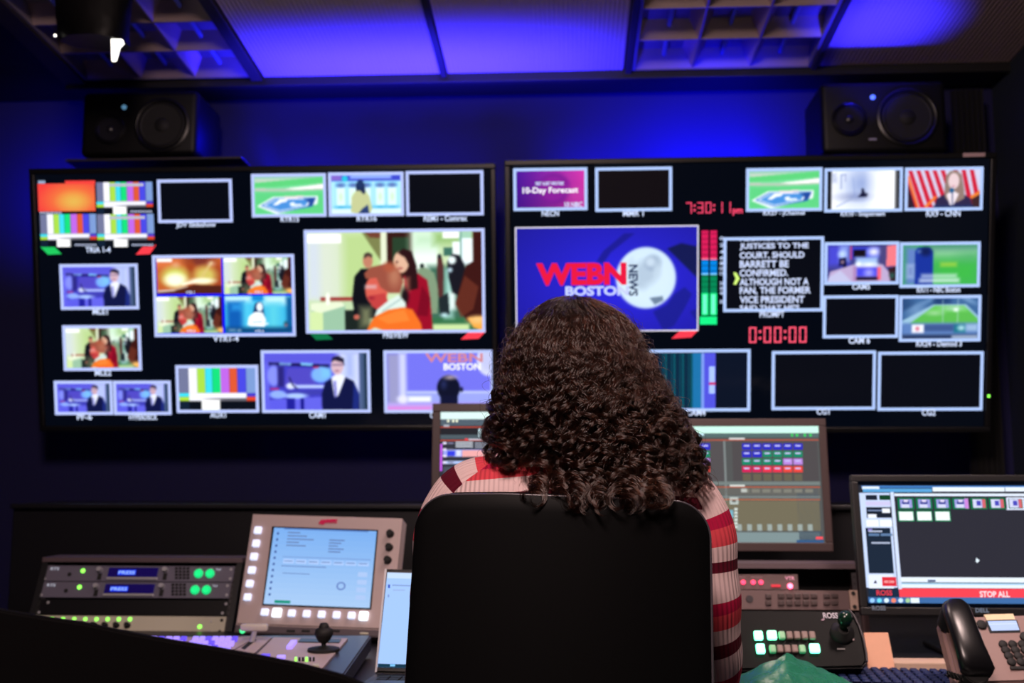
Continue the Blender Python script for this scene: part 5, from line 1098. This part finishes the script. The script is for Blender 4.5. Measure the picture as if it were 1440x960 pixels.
shell(lambda f: xl0 + (xl1 - xl0) * f, lambda f: xr0 + (xr1 - xr0) * f, zT, zlo + .02, .05, .05, 1.0, M_FAB, 'back_cushion', .034, t, up=.004, grow=-.003)
ow = Vector((FH.M.translation.x + (xl1 + xr1) / 2, 1.34, 0)); ch = lambda x, y, z: FH.I @ Vector((ow.x + x, 1.34 + y, z))
def wbuild(bld, name, smooth=45):
    o = bld.build(name, t, smooth=smooth); o.matrix_local = FH.I @ Matrix.Translation((ow.x, 1.34, 0)); return o
s_ = B(); s_.box(-.24, .06, .41, .24, .52, .455, M_FAB, .03, 4); wbuild(s_, 'seat')
s_ = B(); s_.tube([(0, .0, .72), (0, -.02, .6), (0, .0, .48), (0, .1, .42), (0, .28, .42)], .022, M_SATIN, 12); wbuild(s_, 'back_bracket')
s_ = B(); s_.cyl((0, .28, .1), (0, .28, .43), .026, M_SATIN, .022, 24); s_.box(-.09, .2, .385, .09, .36, .412, M_SATIN, .008); wbuild(s_, 'gas_column')
for k in range(5):
    an = 2 * math.pi * k / 5 + .3; ex, ey = .29 * math.cos(an), .28 + .29 * math.sin(an)
    s_ = B(); s_.tube([(0, .28, .115), (ex * .5, .28 + (ey - .28) * .5, .10), (ex, ey, .075)], [.028, .022, .014], M_SATIN, 10); lg = wbuild(s_, 'base_arm')
    s_ = B(); s_.cyl((ex - .011 * math.sin(an), ey + .011 * math.cos(an), .029), (ex + .011 * math.sin(an), ey - .011 * math.cos(an), .029), .028, M_RUB, seg=20, bev=.004); s_.cyl((ex, ey, .04), (ex, ey, .08), .008, M_SATIN)
    c_ = s_.build('caster', lg, smooth=40)
for sx in (-1, 1):
    s_ = B(); xx = sx * .262
    s_.tube([(sx * .2, .25, .43), (xx, .25, .44), (xx, .25, .6), (xx, .25, .735)], .015, M_SATIN, 10); ar = wbuild(s_, 'armrest_post')
    s_ = B(); s_.box(xx - .045, .06, .735, xx + .045, .36, .768, mat('smooth_dark_armrest_pad', (26, 28, 44), .4), .016, 4); s_.build('armrest_pad', ar, smooth=50)
# ---------------------------------------------------------------- the seated woman
PX0, PY0 = .006, 1.56                                          # body axis
person = thing('person', 'seated woman seen from behind with long dark curly hair and a striped knit sweater', 'person', loc=(PX0, PY0, .50))
def skin_mat():
    m = mat('warm_skin', (205, 150, 128), .5); m.node_tree.nodes['Principled BSDF'].inputs['Subsurface Weight'].default_value = .15
    m.node_tree.nodes['Principled BSDF'].inputs['Subsurface Radius'].default_value = (.01, .004, .002); return m
M_SKIN = skin_mat()
def skin_figure(name, nodes, edges, m, parent, root=0, sub=2):
    me = bpy.data.meshes.new(name); me.from_pydata([n[:3] for n in nodes], edges, []); o = bpy.data.objects.new(name, me); COL.objects.link(o)
    me.materials.append(m)
    sk = o.modifiers.new('skin', 'SKIN'); sk.use_smooth_shade = True; sk.branch_smoothing = .4
    for v, n in zip(me.skin_vertices[0].data, nodes):
        r = n[3]; v.radius = r if hasattr(r, '__len__') else (r, r); v.use_root = False
    me.skin_vertices[0].data[root].use_root = True
    sd = o.modifiers.new('sub', 'SUBSURF'); sd.levels = sub; sd.render_levels = sub
    o.parent = parent; return o
N = []; ED = []
def nd(x, y, z, r, p=None):
    N.append((x, y, z, r)); i = len(N) - 1
    if p is not None: ED.append((p, i))
    return i
# local origin: hips at seat height
pel = nd(0, -.02, .06, (.13, .10)); wst = nd(0, 0, .22, (.115, .09), pel); chs = nd(0, .0, .40, (.135, .095), wst); upr = nd(0, 0, .52, (.12, .075), chs)
nk0 = nd(0, .005, .59, .055, upr); nk1 = nd(0, .015, .65, .050, nk0); hd0 = nd(0, .03, .70, (.062, .075), nk1); hd1 = nd(0, .03, .755, (.073, .092), hd0); hd2 = nd(0, .02, .80, (.062, .08), hd1)
for s in (-1, 1):
    sh = nd(s * .155, .0, .535, .048, upr); ua = nd(s * .182, .01, .42, .041, sh); E_ = Vector((s * .195, .07 if s > 0 else .05, .285)); el = nd(*E_, .034, ua)
    W_ = Vector((.115, .335, .262)) if s > 0 else Vector((-.085, .185, .165)); D_ = Vector((-.06, 1, -.02)).normalized() if s > 0 else Vector((.8, .6, -.1)).normalized()
    fa = nd(*(E_ * .5 + W_ * .5), .029, el); wr = nd(*W_, .021, fa); Sd = D_.cross(Vector((0, 0, 1))).normalized() * -s; dn = Vector((0, 0, -1))
    pm = nd(*(W_ + D_ * .05), (.030, .014), wr); pk = nd(*(W_ + D_ * .082), (.034, .012), pm)
    for k, (dx, L) in enumerate(((.027, .068), (.009, .076), (-.009, .071), (-.026, .055))):
        o_ = W_ + D_ * .09 + Sd * dx; f0 = nd(*o_, .0095, pk); f1 = nd(*(o_ + D_ * L * .5 - dn * .004), .0085, f0); f2 = nd(*(o_ + D_ * L * .8 + dn * .010), .0075, f1); nd(*(o_ + D_ * L + dn * .026), .0065, f2)
    o_ = W_ + D_ * .04 + Sd * .03 + dn * .004; t0 = nd(*o_, .011, pm); t1 = nd(*(o_ + D_ * .03 + Sd * .014 + dn * .004), .0095, t0); nd(*(o_ + D_ * .058 + Sd * .018 + dn * .01), .008, t1)
    hp = nd(s * .095, .03, .045, .085, pel); kn = nd(s * .12, .42, .05, .060, hp); an = nd(s * .12, .47, -.38, .040, kn); to = nd(s * .13, .60, -.42, (.040, .026), an)
body = skin_figure('body', N, ED, M_SKIN, person)
# face (turned to the displays)
fb = B(); fb.lathe([(.001, .0), (.006, .006), (.009, .018), (.006, .040), (.002, .052)], M_SKIN, Matrix.Translation((0, .112, .715)) @ Matrix.Rotation(R(14), 4, 'X'), 14); fb.build('nose', person, smooth=60)
for s in (-1, 1):
    e = B(); e.lathe([(.001, -.012), (.009, -.008), (.012, 0), (.009, .008), (.001, .012)], mat('eye_white', (232, 228, 226), .2), Matrix.Translation((s * .031, .100, .757)) @ Matrix.Rotation(R(-90), 4, 'X'), 20); ey = e.build('eye', person, smooth=70)
    e = B(); e.lathe([(.0055, .0105), (.0045, .0122), (.001, .0126)], mat('brown_iris', (58, 34, 20), .2), Matrix.Translation((s * .031, .100, .757)) @ Matrix.Rotation(R(-90), 4, 'X'), 20); e.build('iris', ey)
    e = B(); e.tube([(s * .016, .117, .775), (s * .032, .117, .781), (s * .048, .106, .777)], [.002, .003, .0015], mat('dark_eyebrow', (40, 24, 20), .8), 8); e.build('eyebrow', person, smooth=60)
    e = B(); e.lathe([(.001, -.003), (.016, -.002), (.019, .003), (.012, .004), (.004, .001)], M_SKIN, Matrix.Translation((s * .074, .025, .75)) @ Matrix.Rotation(R(s * 78), 4, 'Y') @ Matrix.Diagonal((1.4, .8, 1, 1)), 24); e.build('ear', person, smooth=60)
e = B(); e.tube([(-.024, .108, .700), (-.012, .115, .703), (0, .116, .701), (.012, .115, .703), (.024, .108, .700)], [.002, .0042, .0045, .0042, .002], mat('rose_lips', (170, 84, 84), .4), 10); e.build('mouth', person, smooth=60)
# trousers and shoes
M_JEAN = mat('dark_denim', (24, 28, 44), .85, bump=.3, bscale=900)
TN = [(0, -.02, .06, (.142, .108)), (0, -.005, .14, (.135, .10))]; TE = [(0, 1)]
for s in (-1, 1):
    b0 = len(TN); TN += [(s * .095, .03, .045, .097), (s * .12, .42, .05, .070), (s * .12, .46, -.30, .056), (s * .12, .465, -.37, .056)]; TE += [(0, b0), (b0, b0 + 1), (b0 + 1, b0 + 2), (b0 + 2, b0 + 3)]
skin_figure('trousers', TN, TE, M_JEAN, person)
for s in (-1, 1):
    e = B(); e.prism([(.41, -.495), (.66, -.495), (.67, -.47), (.64, -.445), (.56, -.425), (.50, -.39), (.42, -.39), (.405, -.43)], s * .125 - .042, s * .125 + .042, mat('black_leather_shoe', (14, 13, 13), .4), axis='x', bev=.012)
    e.build('shoe', person, smooth=50)

# striped sweater: torso and two sleeves, stripes run as bands down the knit coordinate
def knit_mat():
    m = bpy.data.materials.new('striped_rib_knit'); m.use_nodes = True; nt = m.node_tree; b = nt.nodes['Principled BSDF']; b.inputs['Roughness'].default_value = .9; b.inputs['Specular IOR Level'].default_value = .2
    a = nt.nodes.new('ShaderNodeAttribute'); a.attribute_name = 'band'
    m1 = nt.nodes.new('ShaderNodeMath'); m1.operation = 'DIVIDE'; m1.inputs[1].default_value = .107; nt.links.new(a.outputs['Fac'], m1.inputs[0])
    m2 = nt.nodes.new('ShaderNodeMath'); m2.operation = 'WRAP'; m2.inputs[1].default_value = 0; m2.inputs[2].default_value = 1; nt.links.new(m1.outputs[0], m2.inputs[0])
    cr = nt.nodes.new('ShaderNodeValToRGB'); cr.color_ramp.interpolation = 'CONSTANT'; el = cr.color_ramp.elements
    CREAM, MAG, COR, MAR = (212, 184, 184), (168, 14, 60), (206, 66, 78), (84, 5, 30)
    st = [(0, MAG), (.14, COR), (.346, CREAM), (.533, MAR), (.673, CREAM)]
    el[0].position = 0; el[0].color = lin(MAG) + (1,); el[1].position = .14; el[1].color = lin(COR) + (1,)
    for p, c in st[2:]: q = el.new(p); q.color = lin(c) + (1,)
    nt.links.new(m2.outputs[0], cr.inputs[0])
    r = nt.nodes.new('ShaderNodeAttribute'); r.attribute_name = 'rib'; s1 = nt.nodes.new('ShaderNodeMath'); s1.operation = 'MULTIPLY'; s1.inputs[1].default_value = 2 * math.pi / .0068; nt.links.new(r.outputs['Fac'], s1.inputs[0])
    s2 = nt.nodes.new('ShaderNodeMath'); s2.operation = 'SINE'; nt.links.new(s1.outputs[0], s2.inputs[0])
    bp = nt.nodes.new('ShaderNodeBump'); bp.inputs['Strength'].default_value = .6; bp.inputs['Distance'].default_value = .0011; nt.links.new(s2.outputs[0], bp.inputs['Height']); nt.links.new(bp.outputs['Normal'], b.inputs['Normal'])
    nt.links.new(cr.outputs[0], b.inputs['Base Color'])
    return m
V = []; FC_ = []; BA = []; RI = []
def loft(rings, per):
    """rings: list of (points, band value list, rib list)"""
    base = len(V); n = len(rings[0][0])
    for pts, ba, ri in rings:
        V.extend(pts); BA.extend(ba); RI.extend(ri)
    for j in range(len(rings) - 1):
        for i in range(n - 1):
            k = base + j * n + i; FC_.append((k, k + 1, k + n + 1, k + n))
def band_of(z):
    zz = [0, .93, 1.047, 1.062, 1.082, 1.096, 1.103, 1.2]; bb = [1.119, .189, .072, .057, .037, .015, 0, -.06]
    return float(np.interp(z, zz, bb))
prof = [(.52, .155, .118), (.56, .158, .118), (.62, .152, .112), (.70, .150, .108), (.80, .156, .108), (.90, .168, .112), (.98, .176, .112), (1.02, .184, .108), (1.05, .186, .100), (1.07, .176, .092), (1.085, .158, .084), (1.10, .130, .076), (1.115, .100, .070), (1.13, .075, .064), (1.142, .062, .060)]
zs_ = np.concatenate([np.linspace(.52, 1.0, 30), np.linspace(1.005, 1.142, 46)]); na = 96; rings = []
for z in zs_:
    hx = np.interp(z, [p[0] for p in prof], [p[1] for p in prof]); hy = np.interp(z, [p[0] for p in prof], [p[2] for p in prof]); pts = []; ba = []; ri = []
    for i in range(na + 1):
        th = math.pi / 2 + 2 * math.pi * i / na; c, s = math.cos(th), math.sin(th); ex = .82
        x = math.copysign(abs(c) ** ex, c) * hx; y = math.copysign(abs(s) ** ex, s) * hy
        zz = z - .018 * max(0, abs(x) / .19 - .2) * (1 if z > 1.0 else 0)
        w = .0015 * math.sin(z * 60 + 3 * th) * (1 if z < 1.0 else .3)
        pts.append((x * (1 + w * 4), y + w, zz - .50)); ba.append(band_of(z)); ri.append(x if s < 0 else x + .0)
    rings.append((pts, ba, ri))
loft(rings, None)
for s in (-1, 1):
    path = [(.115, 0, .572), (.138, 0, .566), (.160, .002, .550), (.175, .004, .522), (.182, .006, .485), (.186, .01, .42), (.192, .03, .35), (.198, .07, .288), (.186, .125, .270), (.16, .20, .268), (.135, .27, .266), (.118, .325, .263)]
    if s < 0: path = path[:7] + [(.197, .055, .285), (.176, .085, .262), (.148, .115, .228), (.115, .152, .195), (.092, .177, .172)]
    rad = [.036, .040, .044, .047, .048, .047, .045, .043, .041, .038, .034, .029]
    P3 = np.array([(s * p[0], p[1], p[2]) for p in path]); L = np.concatenate([[0], np.cumsum(np.linalg.norm(np.diff(P3, axis=0), axis=1))])
    q = np.linspace(0, L[-1], 110); C = np.stack([np.interp(q, L, P3[:, k]) for k in range(3)], 1)
    for _ in range(8): C[1:-1] = (C[:-2] + 2 * C[1:-1] + C[2:]) / 4
    rr = np.interp(q, L, rad); rings = []; u = Vector((0, 1, 0)); nn = 56
    for j in range(len(q)):
        t_ = Vector(C[min(j + 1, len(q) - 1)] - C[max(j - 1, 0)]).normalized(); u = (u - t_ * u.dot(t_)).normalized(); v = t_.cross(u)
        fold = 1 + .03 * math.sin(q[j] * 70) * min(1, q[j] / .1); pts = [tuple(Vector(C[j]) + (u * math.cos(2 * math.pi * i / nn) + v * math.sin(2 * math.pi * i / nn)) * rr[j] * fold) for i in range(nn + 1)]
        rings.append((pts, [q[j] - .085] * (nn + 1), [2 * math.pi * i / nn * .045 for i in range(nn + 1)]))
    loft(rings, None)
me = bpy.data.meshes.new('striped_sweater'); me.from_pydata(V, [], FC_)
for nm, arr in (('band', BA), ('rib', RI)): me.attributes.new(nm, 'FLOAT', 'POINT').data.foreach_set('value', arr)
me.polygons.foreach_set('use_smooth', [True] * len(me.polygons)); me.materials.append(knit_mat())
sw = bpy.data.objects.new('striped_sweater', me); COL.objects.link(sw); sw.parent = person; sw['label'] = 'rib-knit sweater with cream, magenta, coral and maroon stripes'
sd = sw.modifiers.new('cloth', 'SOLIDIFY'); sd.thickness = .003; sd.offset = 1

# ---------------------------------------------------------------- hair
PH = np.array([PX0, PY0, .50])
# silhouette of the hair: height, left x, right x (world, at the body's depth)
SIL = [(.0, 0), ]
def sil(z):
    zz = [1.02, 1.06, 1.085, 1.10, 1.14, 1.18, 1.22, 1.26, 1.29, 1.312, 1.328, 1.338, 1.343]
    xl = [-.050, -.078, -.090, -.108, -.112, -.107, -.102, -.094, -.080, -.062, -.042, -.022, .004]
    xr = [.160, .188, .190, .184, .170, .152, .132, .114, .100, .080, .056, .032, .008]
    return np.interp(z, zz, xl), np.interp(z, zz, xr)
def depth_(z):
    zz = [1.02, 1.08, 1.14, 1.20, 1.25, 1.30, 1.33, 1.343]; b = [.150, .150, .140, .128, .115, .085, .045, .012]; f = [.06, .07, .08, .09, .092, .074, .042, .010]
    return np.interp(z, zz, b), np.interp(z, zz, f)
def guide(phi, z0, z1, rho0, rho1, n=90):
    """a lock's centre line: from the scalp at height z0 down to z1 around angle phi"""
    s = np.linspace(0, 1, n); z = z0 + (z1 - z0) * (s ** 1.05)
    top = 1.343; xl, xr = sil(z); b, f = depth_(z); cxx = (xl + xr) / 2; hw = (xr - xl) / 2
    rho = rho0 + (rho1 - rho0) * np.clip(s * 1.6, 0, 1); c, si = math.cos(phi), math.sin(phi)
    x = cxx + hw * rho * c; y = PY0 + .01 + np.where(si < 0, b, f) * rho * si
    return np.stack([x, y, z], 1)
strands = []; radii = []
def resample(P, step):
    d = np.concatenate([[0], np.cumsum(np.linalg.norm(np.diff(P, axis=0), axis=1))]); n = max(12, int(d[-1] / step)); q = np.linspace(0, d[-1], n)
    return np.stack([np.interp(q, d, P[:, k]) for k in range(3)], 1), q
def lock(P, nh, cr, wl, amp, hand, spread, thick=.0003, grow=.07, frizz=.001, dph=.3, flat=1.0):
    P, q = resample(P, .0034); n = len(q); T = np.gradient(P, axis=0); T /= np.linalg.norm(T, axis=1, keepdims=True) + 1e-9
    ref = P - np.array([.03, PY0, 1.18]); ref[:, 2] *= .2; Nn = ref - (ref * T).sum(1, keepdims=True) * T; Nn /= np.linalg.norm(Nn, axis=1, keepdims=True) + 1e-9; Bn = np.cross(T, Nn)
    wls = wl * (1 + .18 * np.sin(q * 23 + rng.uniform(0, 6))); ph0 = rng.uniform(0, 2 * np.pi); ph = ph0 + hand * np.cumsum(np.concatenate([[0], np.diff(q)]) / wls) * 2 * np.pi
    A = amp * np.clip((q - .02) / grow, 0.06, 1) * (1 + .15 * np.sin(q * 31 + ph0)); end = np.clip((q[-1] - q) / .03, .35, 1)
    for _ in range(nh):
        d = rng.normal(0, 1, 2) * spread; dp = rng.normal(0, dph); g = rng.uniform(.9, 1.0); m = max(10, int(n * g)); lift = rng.normal(1, .13)
        sp = (.35 + .65 * np.clip(q / .10, 0, 1)) * (1 + .5 * np.sin(q * 40 + ph0) * .4)
        w1 = frizz * np.sin(q * rng.uniform(60, 150) + rng.uniform(0, 6)); w2 = frizz * np.sin(q * rng.uniform(60, 150) + rng.uniform(0, 6))
        a = ph + dp; X = P + Nn * (A * flat * lift * np.cos(a) + d[0] * sp * end + w1)[:, None] + Bn * (A * lift * np.sin(a) + d[1] * sp * end + w2)[:, None]
        strands.append(X[:m].astype(np.float32)); rd = np.full(m, thick * rng.uniform(.8, 1.2), np.float32); rd[-8:] *= np.linspace(1, .25, 8); radii.append(rd)
def back_phi():
    return -math.pi / 2 + rng.normal(0, .95)
# smooth cap that leaves the crown, then curls
for k in range(340):
    phi = back_phi() if k % 4 else rng.uniform(-math.pi, math.pi); si = math.sin(phi)
    if si > .55: phi = -phi
    z0 = 1.341 - abs(rng.normal(0, .012)); lay = rng.uniform(.80, 1.0)
    left = math.cos(phi) < -.35; z1 = rng.uniform(1.085, 1.13) if left else rng.uniform(1.045, 1.10)
    lock(guide(phi, z0, z1, rng.uniform(.85, .98), lay, ), 46, .01, rng.uniform(.036, .054), rng.uniform(.005, .0085), 1 if k % 3 else -1, rng.uniform(.0030, .0046), grow=.13, dph=.16, flat=.6, thick=.00026)
# shorter outer curls over the lower half
for k in range(190):
    phi = back_phi(); 
    if math.sin(phi) > .35: phi = -phi
    z0 = rng.uniform(1.14, 1.27); left = math.cos(phi) < -.35; z1 = rng.uniform(1.08, 1.13) if left else rng.uniform(1.035, 1.12)
    lock(guide(phi, z0, z1, .84, rng.uniform(.94, 1.05)), 40, .01, rng.uniform(.032, .046), rng.uniform(.008, .013), rng.choice([-1, 1]), rng.uniform(.0014, .0026), grow=.04, dph=.22)
# loose ringlets at the sides and below
for (x0, y0, x1, y1, dy) in ((952, 590, 988, 690, -.02), (960, 600, 996, 700, 0), (968, 640, 1000, 695, -.03), (945, 640, 975, 712, -.06), (705, 600, 688, 652, .0), (712, 590, 694, 640, .02), (722, 640, 742, 690, -.05), (700, 560, 690, 630, .03),
                          (800, 660, 790, 722, -.105), (880, 650, 892, 716, -.11), (780, 660, 770, 712, -.10), (850, 660, 868, 706, -.11), (920, 650, 926, 706, -.10), (760, 650, 750, 704, -.09), (830, 660, 836, 704, -.115)):
    for r_i in range(2):
        a = np.array(atY(x0 + rng.normal(0, 4), y0, PY0 + dy)); b = np.array(atY(x1 + rng.normal(0, 4), y1 + rng.normal(0, 4), PY0 + dy - .012)); s = np.linspace(0, 1, 30)[:, None]
        lock(a + (b - a) * s, 20, .01, rng.uniform(.026, .036), rng.uniform(.008, .0125), rng.choice([-1, 1]), .0018, grow=.012, thick=.00032)
for x0 in np.concatenate([rng.uniform(748, 945, 16), rng.uniform(785, 905, 8)]):
    e_ = 698 + rng.uniform(0, 12) + 14 * math.exp(-((x0 - 850) / 50) ** 2) * rng.uniform(0, 1); j = rng.normal(0, 12)
    a, b, c = [np.array(atY(*q)) for q in ((x0 - j, 640 + rng.uniform(-20, 20), 1.44), (x0 + j * .5, 684, 1.385), (x0 + j, e_, 1.312))]; s = np.linspace(0, 1, 40)[:, None]
    lock((1 - s) ** 2 * a + 2 * s * (1 - s) * (b + (b - (a + c) / 2) * .6) + s * s * c, 26, .01, rng.uniform(.028, .038), rng.uniform(.007, .0105), rng.choice([-1, 1]), .0018, grow=.012)
# flyaways
for k in range(420):
    phi = rng.uniform(-math.pi, 0.3); z0 = rng.uniform(1.10, 1.34); lock(guide(phi, z0, max(1.03, z0 - rng.uniform(.05, .14)), .96, rng.uniform(1.02, 1.13), 40), 1, .01, rng.uniform(.03, .06), rng.uniform(.004, .010), rng.choice([-1, 1]), .004, thick=.00016, grow=.02, frizz=.002)
def hair_mat():
    m = bpy.data.materials.new('dark_brown_curly_hair'); m.use_nodes = True; nt = m.node_tree; nt.nodes.remove(nt.nodes['Principled BSDF'])
    h = nt.nodes.new('ShaderNodeBsdfHairPrincipled'); h.model = 'CHIANG'; h.parametrization = 'COLOR'
    h.inputs['Color'].default_value = (.0115, .0034, .0016, 1); h.inputs['Roughness'].default_value = .16; h.inputs['Radial Roughness'].default_value = .45; h.inputs['Coat'].default_value = 0
    h.inputs['Random Roughness'].default_value = .2
    nt.links.new(h.outputs[0], nt.nodes['Material Output'].inputs[0]); return m
# scalp mass under the locks
bm = bmesh.new(); rings = []; n = 48
for z in np.linspace(1.075, 1.33, 40):
    xl, xr = sil(z); b, f = depth_(z); c = (xl + xr) / 2; hw = (xr - xl) / 2 * .82; ring = []
    fr = 1.0 if z > 1.28 else .15
    for i in range(n):
        a = 2 * math.pi * i / n; q = 1 + .03 * math.sin(5 * a + z * 60) + .02 * math.sin(11 * a - z * 90); y = (b * .82 * math.sin(a) if math.sin(a) < 0 else f * .8 * fr * math.sin(a))
        ring.append(bm.verts.new((c + hw * q * math.cos(a) - PH[0], PY0 + .01 + y * q - PH[1], z - PH[2])))
    rings.append(ring)
for a, c in zip(rings, rings[1:]):
    for i in range(n): bm.faces.new((a[i], a[(i + 1) % n], c[(i + 1) % n], c[i]))
bm.faces.new(rings[0][::-1]); bm.faces.new(rings[-1]); q = B(); q._merge(bm, mat('dark_hair_root_mass', (20, 10, 9), .8)); hm = q.build('hair', person, smooth=60, label='long dark brown curly hair')
hc = bpy.data.hair_curves.new('curls'); hc.add_curves([len(s) for s in strands])
AL = np.concatenate(strands) - PH.astype(np.float32); hc.position_data.foreach_set('vector', AL.ravel())
ra = hc.attributes.get('radius') or hc.attributes.new('radius', 'FLOAT', 'POINT'); ra.data.foreach_set('value', np.concatenate(radii))
hc.materials.append(hair_mat()); ho = bpy.data.objects.new('curls', hc); COL.objects.link(ho); ho.parent = hm
print('strands', len(strands), 'points', len(AL))
